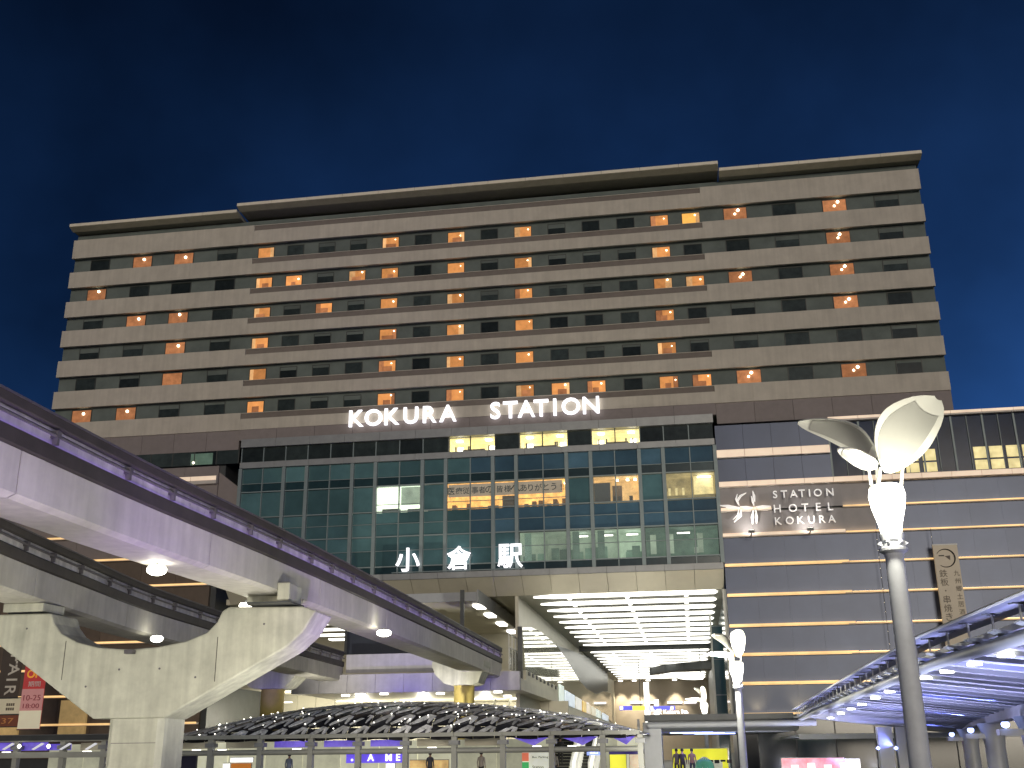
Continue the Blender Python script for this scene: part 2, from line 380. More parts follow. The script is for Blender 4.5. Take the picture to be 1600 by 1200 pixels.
for z in (28.94, 26.11, 23.43, 20.25): box('transom', BX0, BX1, 109.8, 110.02, z - .06, z + .06, MULL, blk)
xs = sorted(wide + thin)
def in_(x, a, b): return a - .2 <= x <= b + .2
for i in range(len(xs) - 1):
    a, c = xs[i], xs[i + 1]; mid = (a + c) / 2
    a += .19 if xs[i] in wide else .05; c -= .19 if xs[i + 1] in wide else .05
    for ri, (z0, z1) in enumerate(ROWZ):
        m = TEAL if mid < -22 else (TEALB if ri in (0, 3, 4) else TEAL)
        if ri in (1, 7): m = TEALD
        see = False
        if ri == 2 and (in_(mid, -32.2, -27) or in_(mid, -24.4, -11.4) or in_(mid, -8.9, -3.8) or mid > -1.4): see = True
        if ri in (5, 6) and mid > -16.8: see = True
        if ri == 4 and mid > -16.8: m = TEALB
        if ri == 5 and mid < -37: see = False
        box('glass_pane', a, c, 109.97, 110.0, z0, z1, CLEAR if see else m, blk)
# dim green rooms behind the lower right and the far left panes
def room(x0, x1, z0, z1, m, y0=110.35, y1=113.1):
    mb = MB(); mb.add([(x0, y0, z0), (x1, y0, z0), (x1, y1, z0), (x0, y1, z0), (x0, y0, z1), (x1, y0, z1), (x1, y1, z1), (x0, y1, z1)],
                      [(3, 2, 6, 7), (0, 1, 2, 3), (4, 7, 6, 5), (0, 3, 7, 4), (1, 5, 6, 2)])
    return obj('lit_room', mb, m, blk)
rm = room(-32.05, -27.05, 25.9, 28.9, R_WHI)
for x in (-31, -28.6): box('ceiling_light', x - .5, x + .5, 111.2, 112.4, 28.78, 28.86, E_SPOT, rm)
box('blind', -29.4, -27.1, 110.45, 110.5, 26.9, 28.85, R_GRN, rm); box('desk', -31.6, -29.7, 110.9, 111.5, 25.92, 26.65, DGREY, rm); box('desk', -28.8, -27.3, 110.9, 111.5, 25.92, 26.55, DGREY, rm)
rm = room(-24.3, -11.55, 25.9, 28.9, R_AMB)
for k in range(14):
    x = -23.8 + k * .92
    box('ceiling_light', x - .12, x + .12, 111 + (k % 3) * .6, 111.25 + (k % 3) * .6, 28.7, 28.8, E_STAR, rm)
for k in range(16):
    x = -24 + k * .8 + random.uniform(-.2, .2); h_ = random.uniform(.35, .95)
    box('furniture', x - .22, x + .22, 111 + random.random(), 111.9 + random.random(), 25.92, 26.2 + h_, random.choice([BROWNW, BROWNW, C_AMBER]), rm)
box('brown_pillar', -18.4, -17.0, 110.4, 110.9, 25.92, 27.4, BROWNW, rm)
rm = room(-8.7, -3.9, 26.2, 28.9, mat('ochre_lit_room', (.6, .45, .25), .8, var=.45, scale=.9, emit=(.85, .56, .22), es=.6))
box('wall_cabinet', -6.9, -5.9, 112.4, 113, 26.2, 28.4, BROWNW, rm)
box('dark_screen', -8.7, -7.0, 110.45, 110.5, 26.2, 28.3, DGREY, rm)
for x in (-6.3, -5.2, -4.4): box('ceiling_light', x - .15, x + .15, 111, 111.3, 28.6, 28.75, E_SPOT, rm)
for x in (-6.6, -6.1, -4.9): box('furniture', x - .18, x + .18, 110.8, 111.1, 26.22, 26.9, DGREY, rm)
rm = room(-1.2, 3.75, 26.6, 28.9, mat('dim_yellow_room', (.4, .35, .2), .8, var=.5, scale=.8, emit=(.42, .34, .16), es=.55))
box('lit_partition', 1.6, 3.6, 111.6, 111.7, 26.7, 28.85, R_YEL, rm); box('ceiling_light', 2.0, 3.4, 111, 111.4, 28.6, 28.7, E_SPOT, rm)
for x in (-.9, -.2, .5): box('furniture', x - .12, x + .12, 110.9, 111.1, 26.62, 27.5, R_YEL, rm)
gx = [-16.6, -14.0, -11.6, -9.0, -6.4, -3.95]
for i in range(5):
    rm = room(gx[i] + .05, gx[i + 1] - .05, 20.4, 23.35, R_GRN)
    if i in (0, 2, 3): box('partition', gx[i] + .5, gx[i] + 1.2, 110.5, 110.6, 20.4, 23.3, R_DGR, rm)
    if i > 1: box('ceiling_light', gx[i] + .8, gx[i] + 2, 111.6, 111.8, 22.95, 23.05, E_SPOT, rm)
    for k in range(4):
        x = random.uniform(gx[i] + .3, gx[i + 1] - .4); box('furniture', x - .4, x + .4, 111.5 + k * .3, 111.7 + k * .3, 20.42, 21.2 + random.random() * .7, R_DGR, rm)
rm = room(-3.6, 3.7, 20.4, 23.35, R_DGR)
for x in (-2.9, -1.1, 1.9): box('lit_door', x - .3, x + .3, 112.4, 112.5, 21, 23, R_GRN, rm)
box('ceiling_light', -.4, .9, 111.6, 111.8, 22.9, 23.0, E_SPOT, rm); box('notice', 1.2, 1.7, 110.4, 110.44, 20.6, 21.2, R_GRN, rm)
# upper strip of windows below the sign wall
sx = [BX0 + .05] + [-45.0, -42.45, -39.9, -37.3, -34.75, -32.2, -29.55, -26.95, -24.15, -21.75, -19.05, -16.45, -13.95, -11.25, -8.75, -6.25, -3.65, -1.2, 1.4] + [BX1 - .05]
for i in range(len(sx) - 1):
    a, c = sx[i], sx[i + 1]; mid = (a + c) / 2
    see = in_(mid, -24, -19.2) or in_(mid, -16.4, -11.4) or in_(mid, -8.7, -3.8)
    box('strip_window', a + .05, c - .05, 109.97, 110.0, 32.3, 33.98, CLEAR if see else DARKW, blk)
    box('strip_mullion', a - .05, a + .05, 109.85, 110.06, 32.3, 33.98, MULL if not (-24 < mid < -3) else DGREY, blk)
for x0, x1 in ((-24.1, -19.1), (-16.4, -11.3), (-8.7, -3.7)):
    rm = room(x0, x1, 32.3, 33.96, R_YEL)
    for x in (x0 + .9, x1 - .9): box('ceiling_light', x - .35, x + .35, 111, 111.5, 33.8, 33.9, E_SPOT, rm)
    for x in (x0 + .75, x1 - .75): box('tube_lamp', x - .3, x + .3, 112.5, 112.7, 32.6, 33.5, E_SPOT, rm)
    for k in range(4):
        x = random.uniform(x0 + .4, x1 - .4); box('furniture', x - .08, x + .08, 111, 111.1, 32.32, 33.2, BROWNW, rm)
    box('desk', x0 + 1.4, x1 - 1.2, 110.5, 111.2, 32.32, 32.7, BROWNW, rm)
bn = thing('thank_you_banner', (-17.9, 110.3, 27.45), 'long grey banner with dark Japanese lettering inside the amber lit window', 'banner')
box('cloth', -24.2, -12.0, 110.26, 110.3, 27.45, 28.8, mat('banner_cloth', (.50, .44, .38), .9, emit=(.5, .36, .2), es=.30), bn)
for s_, a, c in (('医療従', -23.9, -20.3), ('事者の', -19.9, -16.9), ('皆様へ', -16.2, -13.4)): pass
BT = [('医', 705), ('療', 717), ('従', 728), ('事', 742), ('者', 753), ('の', 764), ('皆', 781), ('様', 793), ('へ', 805), ('あ', 818), ('り', 829), ('が', 841), ('と', 853), ('う', 865), ('!', 877), ('!', 880)]
for ch, px in BT:
    me, _w = glyph(ch, .74 if ch not in '!' else .6, BLACK, .02, .01); place('letter', me, (at(px, 766, 110.2).x, 110.24, 27.75), bn)

# ================================================================== illuminated station signs
def letters(root, items, z, h, y, m, depth, bold):
    for ch, px, py in items:
        me, wd = glyph(ch, h, m, depth, bold); place('letter', me, (at(px, py, y).x, y, z), root)
        
ks = thing('station_name_sign', (-21.7, 109.7, 35.7), 'glowing white roman capital letters KOKURA STATION across the wall below the hotel', 'sign')
letters(ks, [('K', 557, 655), ('O', 583.5, 653), ('K', 612.5, 651), ('U', 642, 649), ('R', 671.5, 648), ('A', 700, 647), ('S', 774, 642), ('T', 797.5, 640), ('A', 822.5, 639), ('T', 845.5, 638), ('I', 867, 637), ('O', 892, 636), ('N', 923.5, 634)], 35.72, 1.88, 109.7, E_SIGN, .25, .014)
kj = thing('kanji_station_sign', (-22.8, 109.4, 19.6), 'three glowing white kanji letters of the station name at the foot of the glass wall', 'sign')
for ch, px in (('小', 637), ('倉', 717), ('駅', 797)):
    me, wd = glyph(ch, 2.45, E_SIGN, .25, .011); place('letter', me, (at(px, 872, 109.4).x, 109.4, 19.62), kj)
box('mounting_rail', -30, -16, 109.5, 109.62, 19.5, 19.6, MULL, kj)

# ================================================================== entrance hall under the block
hall = thing('entrance_hall', (-6, 112, 0), 'tall open station entrance hall with rows of bright ceiling light bars', 'hall')
n = 18; s = (4.0 - (-48.4)) / n
for i in range(n):
    a = -48.4 + i * s
    box('fascia_panel', a + .012, a + s - .012, 109.6, 110.4, 18.82, 19.44, GREYM, hall)
    mb = MB().prism([(109.75, 18.8), (111.75, 17.1), (112.0, 17.1), (112.0, 18.8)], 'x', a + .02, a + s - .02); obj('soffit_panel', mb, CREAM, hall)
HC = 17.1
obj('ceiling', MB().box(-17.4, 4.0, 112.0, 256, HC, HC + .6), mat('ceiling_panel', (.52, .51, .44), .5, var=.06), hall)
obj('ceiling', MB().box(-49, -17.4, 112.0, 135, HC + .02, HC + .6), CREAM, hall)
YB = [112.9]
for k in range(22): YB.append(YB[-1] + 5.75 + .06 * k)
YB = [y for y in YB if y < 253]
for k, y in enumerate(YB):
    hw = 1.05
    mb = MB().prism([(-15.6, y), (-13.6, y - hw), (3.0, y - hw), (3.3, y), (3.0, y + hw), (-13.6, y + hw)], 'z', HC - .16, HC - .004)
    obj('light_bar', mb, E_WHITE, hall)
    if k < len(YB) - 1:
        for x in (-12.1, -6.0, .15):
            yy = (y + YB[k + 1]) / 2; mb = MB().lathe([(.21, -.05), (.21, 0)], (x, yy, HC - .003), 10); obj('downlight', mb, E_SPOT, hall)
box('cross_beam', -16.5, 3.9, YB[10] - 3.4, YB[10] - 2.5, HC - .7, HC - .01, DGREY, hall)
# right side: glazed screen between slim posts
obj('side_wall', MB().box(4.0, 4.3, 112.2, 256, 0, HC), GREYM, hall)
for k in range(9):
    y0 = 112.4 + k * 9
    for z0, z1 in ((9.2, 12.8), (5.6, 9.1), (12.9, 16.6), (1.5, 5.5)):
        box('side_pane', 3.93, 3.98, y0 + .1, y0 + 8.9, z0, z1, TEAL, hall)
box('corner_post', 3.75, 4.1, 111.0, 111.4, 0, 17.0, WHITE, hall); box('glass_screen', 2.6, 3.7, 118.9, 118.98, 0, 14.2, TEAL, hall)
box('screen_post', 2.4, 2.6, 118.8, 119.05, 0, 15.4, WHITE, hall)
for z in (3.6, 7.2, 10.8, 14.2): box('screen_rail', 2.6, 3.75, 118.85, 119.0, z - .06, z + .06, MULL, hall)
# back wall with scallops of light
obj('back_wall', MB().box(-18, 4, 255.5, 257, 0, HC), mat('beige_back_wall', (.42, .36, .29), .7, var=.1, scale=.2), hall)
for x in (-15.5, -12.4, -9.3, -3.4):
    m_ = MB().lathe([(.5, -.2), (.5, 0)], (x, 253.6, HC - .05), 10); obj('downlight', m_, E_SPOT, hall)
    light('wall_washer', 'SPOT', (x, 253.4, HC - .5), (1, .88, .65), 5500, .3, (x, 255.4, 0), 70, hall)
for px, y0, y1 in ((1010.5, 1066, 1119), (1026, 1093, 1119)):
    a = at(px - 2.7, y1, 200); b = at(px + 2.7, y0, 200); box('lit_pillar', a.x, b.x, 200, 200.6, 0, b.z, E_WHITE, hall)
# left side: reflective wavy-topped glass wall above a white parapet
GX = -16.3
PWAVE = mat('pale_mirror_glass', (.50, .50, .38), .03, .30, var=.04)
def gp(px, py): p = atX(px, py, GX); return (p.y, p.z)
top = [gp(816, 980), gp(830, 980), gp(845, 987), gp(858, 998), gp(872, 1012), gp(884, 1028), gp(895, 1046), gp(906, 1064), gp(918, 1077), gp(931, 1084), gp(944, 1080), gp(955, 1083)]
bot = [gp(957, 1128), gp(912, 1100), gp(872, 1074), gp(821, 1046)]
obj('wave_wall', MB().prism(top + bot, 'x', GX - .25, GX), PWAVE, hall)
obj('parapet', MB().prism([gp(821, 1047), gp(871, 1074), gp(871, 1099), gp(821, 1081)], 'x', GX - .4, GX + .08), CREAM, hall)
for k in range(8):
    p = atX(824 + k * 6, 1049 + k * 3.2, GX); box('parapet_clip', GX + .09, GX + .2, p.y, p.y + 1.0, p.z - .4, p.z - .05, DGREY, hall)
up = [gp(880, 1012), gp(918, 1012), gp(952, 1047), gp(952, 1079), gp(934, 1083), gp(906, 1063), gp(893, 1040)]
obj('dark_gallery_glass', MB().prism([gp(874, 1008), gp(952, 1038), gp(952, 1080), gp(932, 1085), gp(908, 1066), gp(893, 1040)], 'x', GX - .6, GX - .3), mat('dark_gallery_glass', (.02, .035, .04), .3, spec=.2), hall)
obj('upper_side_wall', MB().box(GX - 1.1, GX - .75, 112, 255, 0, HC), CREAM, hall)
obj('lower_side_wall', MB().prism([gp(872, 1074), gp(957, 1128), (255, 0), (150, 0)], 'x', GX - .5, GX - .1), CREAM, hall)
pc = [(.75, .85, .8), (.7, .8, .9), (.8, .8, .75), (.85, .6, .2), (.8, .7, .55), (.8, .75, .6)]
q = [(873, 880), (882, 897), (899, 908), (910, 915), (916, 922), (924, 930), (931, 938), (941, 950)]
for k, (xa, xb) in enumerate(q):
    t0 = 1068 + (xa - 872) * .60 + (4 if k else 0); b0 = 1096 + (xa - 872) * .40
    t1 = 1068 + (xb - 872) * .60 + (4 if k else 0); b1 = 1096 + (xb - 872) * .40
    c_ = pc[k % 6]
    obj('poster', MB().prism([gp(xa, t0), gp(xb, t1), gp(xb, b1), gp(xa, b0)], 'x', GX + .02, GX + .1), mat('poster_print_%d' % (k % 6), c_, .4, var=.35, scale=.9, emit=c_, es=.55), hall)
# hanging direction signs deep in the hall
ds = thing('direction_sign', at(1010, 1106, 195), 'blue and yellow direction sign hanging across the entrance hall', 'sign')
for px0, px1, c_ in ((968, 988, (.12, .12, .75)), (988.4, 1008, (.85, .85, .12)), (1014, 1055, (.16, .16, .8))):
    x0, x1, z0, z1 = rect(px0, 1103, px1, 1109.5, 195); box('sign_panel', x0, x1, 195, 195.3, z0, z1, mat('direction_panel_%d' % px0, c_, .4, emit=c_, es=.9), ds)
for px in (971, 1018, 1050):
    x0, x1, z0, z1 = rect(px - 2.5, 1104, px + 2.5, 1108.5, 194.9); box('pictogram', x0, x1, 194.9, 194.98, z0, z1, E_SIGN, ds)
box('hanger', at(1000, 1100, 195).x, at(1001, 1100, 195).x, 195.05, 195.2, at(1000, 1103, 195).z, HC, DGREY, ds)
hs = thing('hall_lettering', at(1030, 1098, 254.5), 'line of small glowing white letters on the back wall of the entrance hall', 'sign')
for px0, px1 in ((985, 1004), (1013, 1024), (1043, 1066), (1069, 1088)):
    x0, x1, z0, z1 = rect(px0, 1096, px1, 1099, 255.2); box('letter_band', x0, x1, 255.3, 255.45, z0, z1, E_SIGN, hs)
ol = thing('orbit_chandelier', at(1085, 1056, 170), 'white curved chandelier of bright lamps at the right of the entrance hall', 'lamp')
cpt = at(1085, 1056, 170)
obj('ring', MB().tube([cpt + Vector((2.4 * math.cos(t), 2.0 * math.sin(t), .5 * math.sin(t))) for t in [R(60 + 30 * k) for k in range(9)]], .22, 6), E_SPOT, ol)
box('suspension', cpt.x + .9, cpt.x + 1.0, 170, 170.1, cpt.z + .3, HC, DGREY, ol)
cs = thing('curved_bulkhead', at(1070, 1043, 205), 'dark curved ceiling bulkhead above the chandelier at the right of the hall', 'bulkhead')
obj('bulkhead_body', MB().prism([(-7.5, 214), (-4.5, 207), (-1, 203), (2.2, 201.5), (3.9, 201), (3.9, 206), (-3, 209), (-7.5, 217)], 'z', 15.6, 16.9), DGREY, cs)

# ================================================================== monorail platform roof behind the track end
mp = thing('monorail_platform', (-27, 104, 9), 'elevated monorail platform with lit roof and railings at the station front', 'platform')
x0, x1, z0, z1 = rect(628, 927, 745, 941, 104)
obj('roof', MB().box(x0 - 4, x1, 104, 150, z0, z1 - .2), CREAM, mp); box('roof_fascia', x0 - 4, x1, 103.8, 104.0, z0, z1, GREYM, mp)
box('roof_edge', x1, x1 + .15, 104, 150, z0 - .1, z1 + .25, GREYM, mp)
for px, py in ((749, 949), (766, 962.5), (784, 976), (800, 988), (809, 996)):
    d = ray(px, py); p = CAM + d * ((z0 - .15 - CAM.z) / d.z)
    obj('ceiling_light', MB().box(p.x - .45, p.x + .45, p.y - 1.3, p.y + 1.3, z0 - .2, z0 - .01), E_LAMP if 0 else E_SPOT, mp)
obj('rear_wall', MB().box(-48, -17.5, 134, 134.4, 9.1, HC), CREAM, mp)
obj('deck', MB().box(-47, -16.5, 104.2, 134, 8.4, 9.15), CREAM, mp)
for px in (722, ):
    a = at(px, 970, 103.6); b = at(px, 922, 103.6); box('roof_post', a.x - .18, a.x + .18, 103.5, 103.78, 9.2, b.z, DGREY, mp)
a = at(813, 1050, 105.5); b = at(813, 979, 105.5); box('roof_post', a.x - .22, a.x + .22, 105.4, 105.7, 8.0, b.z, DGREY, mp)
for k in range(14):
    y = 105.5 + k * 2; box('railing_post', -17.1, -17.0, y, y + .1, 9.15, 12.6, WHITE, mp)
for z in (11.3, 12.6): box('handrail', -17.12, -17.02, 105.5, 133, z, z + .1, WHITE, mp)
for k in range(9):
    y = 106 + k * 3; box('glass_panel', -17.06, -17.04, y, y + 2.8, 9.3, 11.2, mat('railing_glass', (.5, .52, .45), .1, var=.1, alpha=.45), mp)
hb = thing('dark_hoarding', at(615, 1000, 106.5), 'dark blue screen wall between the two monorail tracks at the station front', 'screen')
x0, x1, z0, z1 = rect(543, 984, 692, 1021, 106.5); box('screen_wall', x0, x1, 106.4, 106.6, z0, z1, mat('navy_screen', (.02, .025, .04), .4), hb)
for k in range(6): box('screen_lamp', x0 + 1.0 + k * 1.15, x0 + 1.9 + k * 1.15, 106.5, 106.6, z1 + .02, z1 + .35, E_WHITE, hb)
box('screen_edge', x0 - .25, x0, 106.3, 106.7, z0, z1 + 2.2, DGREY, hb)
lh = thing('side_hall_lights', at(515, 980, 118), 'short stack of bright ceiling bars in the side hall left of the dark screen', 'ceiling light')
for k, (a, b, y) in enumerate(((490, 545, 974), (487, 545, 983.5), (498, 540, 992), (516, 540, 999))):
    p = at(a, y, 113 + k * 4); q_ = at(b, y, 113 + k * 4)
    obj('light_bar', MB().box(p.x, q_.x, p.y - .7, p.y + .7, (p.z + q_.z) / 2 - .1, (p.z + q_.z) / 2 + .06), E_WHITE, lh)
p0 = at(502, 964, 112); obj('oval_lamp', MB().lathe([(.3, -.2), (.8, -.1), (.8, .05)], p0, 12), E_SPOT, lh)

# ================================================================== right wing
rw = thing('shopping_wing', (30, 118, 0), 'grey metal clad shopping wing with gold lit ledges right of the entrance', 'building')
obj('core', MB().box(4.35, 75, 110.4, 140, 0, 33.6), DGREY, rw)
LZ = [4.9, 7.75, 10.45, 13.2, 16.15, 19.1, 22.05, 24.65, 27.2]
for r_ in range(len(LZ) - 1):
    z0, z1 = LZ[r_], LZ[r_ + 1]
    x = 4.1; k = 0
    while x < 72:
        y = 110.0 if x < 16 else 110.18
        w_ = 3.0; m = WINGL if (r_ in (6, 7) and x < 18) else WING
        box('wall_panel', x + .004, x + w_ - .004, y, 110.4, z0 + .1, z1 - .12, m, rw); x += w_; k += 1
for z in LZ[:-1]:
    hi = z in (24.65, 22.05)
    box('ledge', 4.1, 9.15 if z == 24.65 else 16.1, 109.62, 110.0, z - .12, z + .1, LEDGE, rw); box('ledge', 16.1, 72, 109.86, 110.18, z - .1, z + .1, LEDGE, rw)
    box('light_strip', 4.15, 9.1 if z == 24.65 else 16.05, 109.56, 109.615, z - .02, z + (.16 if not hi else .26), E_GOLD if not hi else E_GOLDB, rw)
    box('light_strip', 16.15, 72, 109.80, 109.855, z - .02, z + .1, E_GOLD, rw)
    box('assumed_cove_light', 4.2, 9.1 if z == 24.65 else 16.0, 109.72, 109.86, z + .101, z + .125, E_COVE, rw); box('assumed_cove_light', 16.2, 72, 109.95, 110.05, z + .101, z + .125, E_COVE, rw)  # unseen upward strips assumed, added to warm the wall above each ledge
    if not hi: box('light_strip', 4.15, 15.4, 109.56, 109.615, z - .12, z - .06, E_GOLD, rw)
for i in range(24):
    a = 4.1 + i * 2.83; box('cornice_block', a + .012, a + 2.818, 109.5, 110.2, 27.05, 27.62, LEDGE, rw); box('light_strip', a + .02, a + 2.81, 109.45, 109.495, 27.1, 27.58, E_GOLDB, rw)
for i in range(4):
    a = 4.1 + i * 2.83; box('upper_band', a + .012, a + 2.818, 109.6, 110.2, 30.15, 31.0, LEDGE, rw); box('light_strip', a + .02, a + 2.81, 109.55, 109.595, 30.2, 30.95, E_GOLDB, rw)
    for z0, z1 in ((27.65, 30.1), (31.05, 33.7)): box('wall_panel', a + .012, a + 2.818, 110.0, 110.4, z0, z1, WING, rw)
for i in range(18):
    a = 15.5 + i * 3.0; box('roof_cornice', a + .012, a + 2.988, 109.6, 110.6, 33.45, 33.9, LEDGE, rw); box('light_strip', a + .02, a + 2.98, 109.55, 109.595, 33.62, 33.88, E_GOLDB, rw)
    for j in range(2):
        b = a + j * 1.5
        box('tall_window', b + .06, b + 1.44, 110.1, 110.16, 27.65, 33.4, WBLUE, rw); box('window_bar', b - (.09 if j == 0 else .03), b + (.09 if j == 0 else .03), 109.98, 110.2, 27.65, 33.4, MULL, rw)
for xs_ in ((21.0, 22.6, 24.3), (29.2, 30.7, 32.3, 33.8)):
    for x in xs_:
        for z0, z1 in ((27.8, 28.75), (28.95, 30.1)): box('lit_pane', x + .05, x + 1.3, 110.0, 110.09, z0, z1, R_YEL, rw)
for k, x in enumerate((6.2, 10.2, 14.4, 20)):
    u_ = box('added_wing_uplight', x - .2, x + .2, 108.7, 109.0, 4.6, 4.8, DGREY, rw); light('uplight_beam', 'SPOT', (x, 108.9, 4.95), (1, .66, .26), 420, .1, (x, 110, 7.0), 100, u_, 1.0)  # warm lamps added to gild the lowest panels
# hanging strings of small lights on the wing
for px in (1371, 1457):
    p = at(px, 850, 109.3); wl = thing('string_of_lights', (p.x, 109.3, 5.5), 'thin cable with tiny lights hanging down the wing left of the ' + ('near lamp post' if px < 1400 else 'tall cream sign'), 'string lights', 'strings of lights on the wing')
    obj('cable', MB().tube([(p.x, 109.3, 5.5), (p.x, 109.3, 22)], .025, 5), DGREY, wl)
    for k in range(16): obj('bulb', MB().lathe([(.01, -.03), (.028, 0), (.01, .03)], (p.x, 109.3, 6 + k + random.random() * .4), 6), E_STAR, wl)

# hotel sign with its emblem and flood lamps
hg = thing('hotel_name_sign', (9.6, 109.6, 22.4), 'white raised hotel lettering and petal emblem floodlit on the wing wall', 'sign')
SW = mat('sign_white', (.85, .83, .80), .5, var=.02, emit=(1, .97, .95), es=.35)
def row(s_, pxs, py, z, h):
    for ch, px in zip(s_, pxs):
        me, _w = glyph(ch, h, SW, .16, .004); place('letter', me, (at(px, py, 109.45).x, 109.45, z), hg)
zz = lambda px, py: at(px, py, 109.45).z
row('STATION', [1211, 1225, 1240, 1253, 1265, 1278, 1297], 772, zz(1250, 776.5), .74)
row('HOTEL', [1214.5, 1239, 1258, 1279, 1298], 795, zz(1255, 799), .78)
row('KOKURA', [1216, 1234, 1251, 1268, 1285, 1300], 813, zz(1258, 818), .74)
def petal(p, w_, y=109.4):
    """lens-shaped blade along a line of photo points"""
    pts = [at(a, b, y) for a, b in p]; nrm = []
    n_ = len(pts); L1 = []; L2 = []
    for i, c in enumerate(pts):
        d = pts[min(i + 1, n_ - 1)] - pts[max(i - 1, 0)]; d.normalize(); s_ = Vector((-d.z, 0, d.x)); k = w_ * math.sin(math.pi * (i + .25) / (n_ - .5))
        L1.append((c.x + s_.x * k, c.z + s_.z * k)); L2.append((c.x - s_.x * k, c.z - s_.z * k))
    obj('emblem_petal', MB().prism(L1 + L2[::-1], 'y', y - .06, y + .06), SW, hg)
petal([(1166, 770), (1157, 775), (1152, 783), (1155, 790)], .13); petal([(1152, 772), (1150, 780), (1153, 788)], .10)
petal([(1176, 767), (1178, 775), (1179.5, 784)], .13); petal([(1174, 775), (1176, 783), (1178, 790)], .12)
petal([(1125, 790), (1138, 791), (1155, 793)], .14); petal([(1134, 793), (1145, 794), (1156, 794)], .10)
petal([(1156, 792), (1166, 793), (1176, 793)], .15); petal([(1181, 792), (1192, 792), (1204, 791)], .16)
petal([(1154, 796), (1153, 805), (1145, 812)], .10); petal([(1158, 796), (1157, 806), (1147, 816)], .15)
petal([(1177, 797), (1175.5, 808), (1176, 819)], .16); petal([(1181, 797), (1182, 808), (1182, 818)], .14)
for px in (1173.5, 1265.5):
    p = at(px, 836, 109); fl = thing('flood_lamp', (p.x, 109.2, 22.15), 'small floodlight on the ledge under the ' + ('petal emblem' if px < 1200 else 'white hotel lettering'), 'floodlight', 'floodlights under the hotel sign')
    box('lamp_box', p.x - .3, p.x + .3, 107.9, 108.25, 22.0, 22.25, DGREY, fl); box('lamp_bracket', p.x - .05, p.x + .05, 108.1, 109.6, 21.9, 21.99, DGREY, fl)
    box('lamp_glass', p.x - .25, p.x + .25, 107.95, 108.2, 22.252, 22.27, E_SPOT, fl)
    light('flood_beam', 'SPOT', (p.x, 108.1, 22.35), (1, .93, .86), 430, .05, (p.x, 110.0, 24.0), 125, fl, .9)

# tall cream sign
cs2 = thing('vertical_sign', (0, 109.0, 12), 'tall cream vertical signboard with ring emblem and brown Japanese text on the wing', 'sign')
a = at(1457, 853, 109); b = at(1495, 853, 109); c = at(1478, 985, 109)
CSB = mat('cream_sign_face', (.55, .48, .38), .6, var=.05, emit=(.9, .75, .5), es=.10)
box('board', a.x, b.x, 108.9, 109.2, 9.5, a.z, CSB, cs2); box('top_cap', a.x - .03, b.x + .03, 108.85, 109.25, a.z + .002, a.z + .12, WHITE, cs2)
cc = at(1477.5, 872, 108.85); ring = [cc + Vector((.86 * math.cos(t), 0, .86 * math.sin(t))) for t in [R(-130 + 11.2 * k) for k in range(26)]]
obj('ring_emblem', MB().tube(ring, [.02 + .05 * math.sin(math.pi * k / 25) for k in range(26)], 6), BLACK, cs2)
box('emblem_bar', cc.x - .6, cc.x - .1, 108.86, 108.89, cc.z + .2, cc.z + .3, BLACK, cs2)
obj('emblem_leaf', MB().prism([(cc.x - .05, cc.z + .2), (cc.x + .45, cc.z + .25), (cc.x + .4, cc.z - .2)], 'y', 108.86, 108.89), INK, cs2)
for s_, pxs, py0, st, h_ in (('鉄板・串焼き', (1474, 1483), 896, 12.6, .72), ('九州郷土居酒屋', (1495, 1505), 894, 11.2, .52)):
    for k, ch in enumerate(s_):
        t = k / (len(s_) - 1); p = at(pxs[0], py0, 108.88)
        me, _w = glyph(ch, h_ if ch != '・' else .14, INK, .02); place('letter', me, (p.x - (0 if h_ > .6 else .02), 108.88, p.z - k * (st / 15.4) - .35 + (.28 if ch == '・' else 0)), cs2)
# ================================================================== left wing
lw = thing('left_wing', (-65, 118, 0), 'brown shopping wing with orange lit ledges half hidden behind the monorail', 'building')
obj('core', MB().box(-120, -49.6, 110.5, 140, 0, 33.9), DGREY, lw)
for r_ in range(-1, len(LZ) + 1):
    z0 = LZ[r_] if 0 <= r_ < len(LZ) else (1.5 if r_ < 0 else 30.2); z1 = LZ[r_ + 1] if r_ + 1 < len(LZ) else (30.2 if r_ == len(LZ) - 1 else 32.3)
    for i in range(16):
        c = -50.2 - i * 4; box('wall_panel', c - 3.985, c - .015, 110.1, 110.5, z0 + .1, z1 - .1, BROWNW if z0 < 22 else WALLG, lw)
for z in LZ:
    box('ledge', -114, -50.2, 109.7, 110.1, z - .12, z + .1, LEDGE, lw); box('light_strip', -113.9, -50.3, 109.64, 109.695, z - .05, z + .14, E_GOLD, lw)
for i in range(3):
    c = -50.2 - i * 3; box('upper_band', c - 2.98, c - .02, 109.6, 110.1, 30.1, 30.98, LEDGE, lw); box('light_strip', c - 2.97, c - .03, 109.55, 109.595, 30.5, 30.95, E_GOLDB, lw)
for i in range(9):
    c = -48 - i * 2.6; box('strip_window', c - 2.5, c, 110.0, 110.06, 32.35, 33.9, DARKW, lw)
    box('strip_mullion', c, c + .1, 109.95, 110.1, 32.35, 33.9, WFRAME, lw)
box('green_lit_room', -53.6, -51.0, 109.985, 109.998, 32.4, 33.7, R_DGR, lw); obj('room_lamp', MB().lathe([(.02, -.15), (.15, 0), (.02, .15)], (-53.2, 109.9, 32.65), 8), E_STAR, lw)
obj('return_wall', MB().prism([(-50.2, 31.5), (-47.7, 29.6), (-47.7, 19), (-50.2, 19)], 'y', 110.3, 111), WALLG, lw)
# golden columns of light low on the wing
for px in (8, 112, 238):
    x = at(px, 1120, 109.6).x; box('glowing_pilaster', x - 1.5, x + 1.5, 109.75, 110.08, 4.0, 7.4, mat('gold_panel', (.5, .36, .16), .5, var=.15, emit=(1, .66, .26), es=.22), lw)

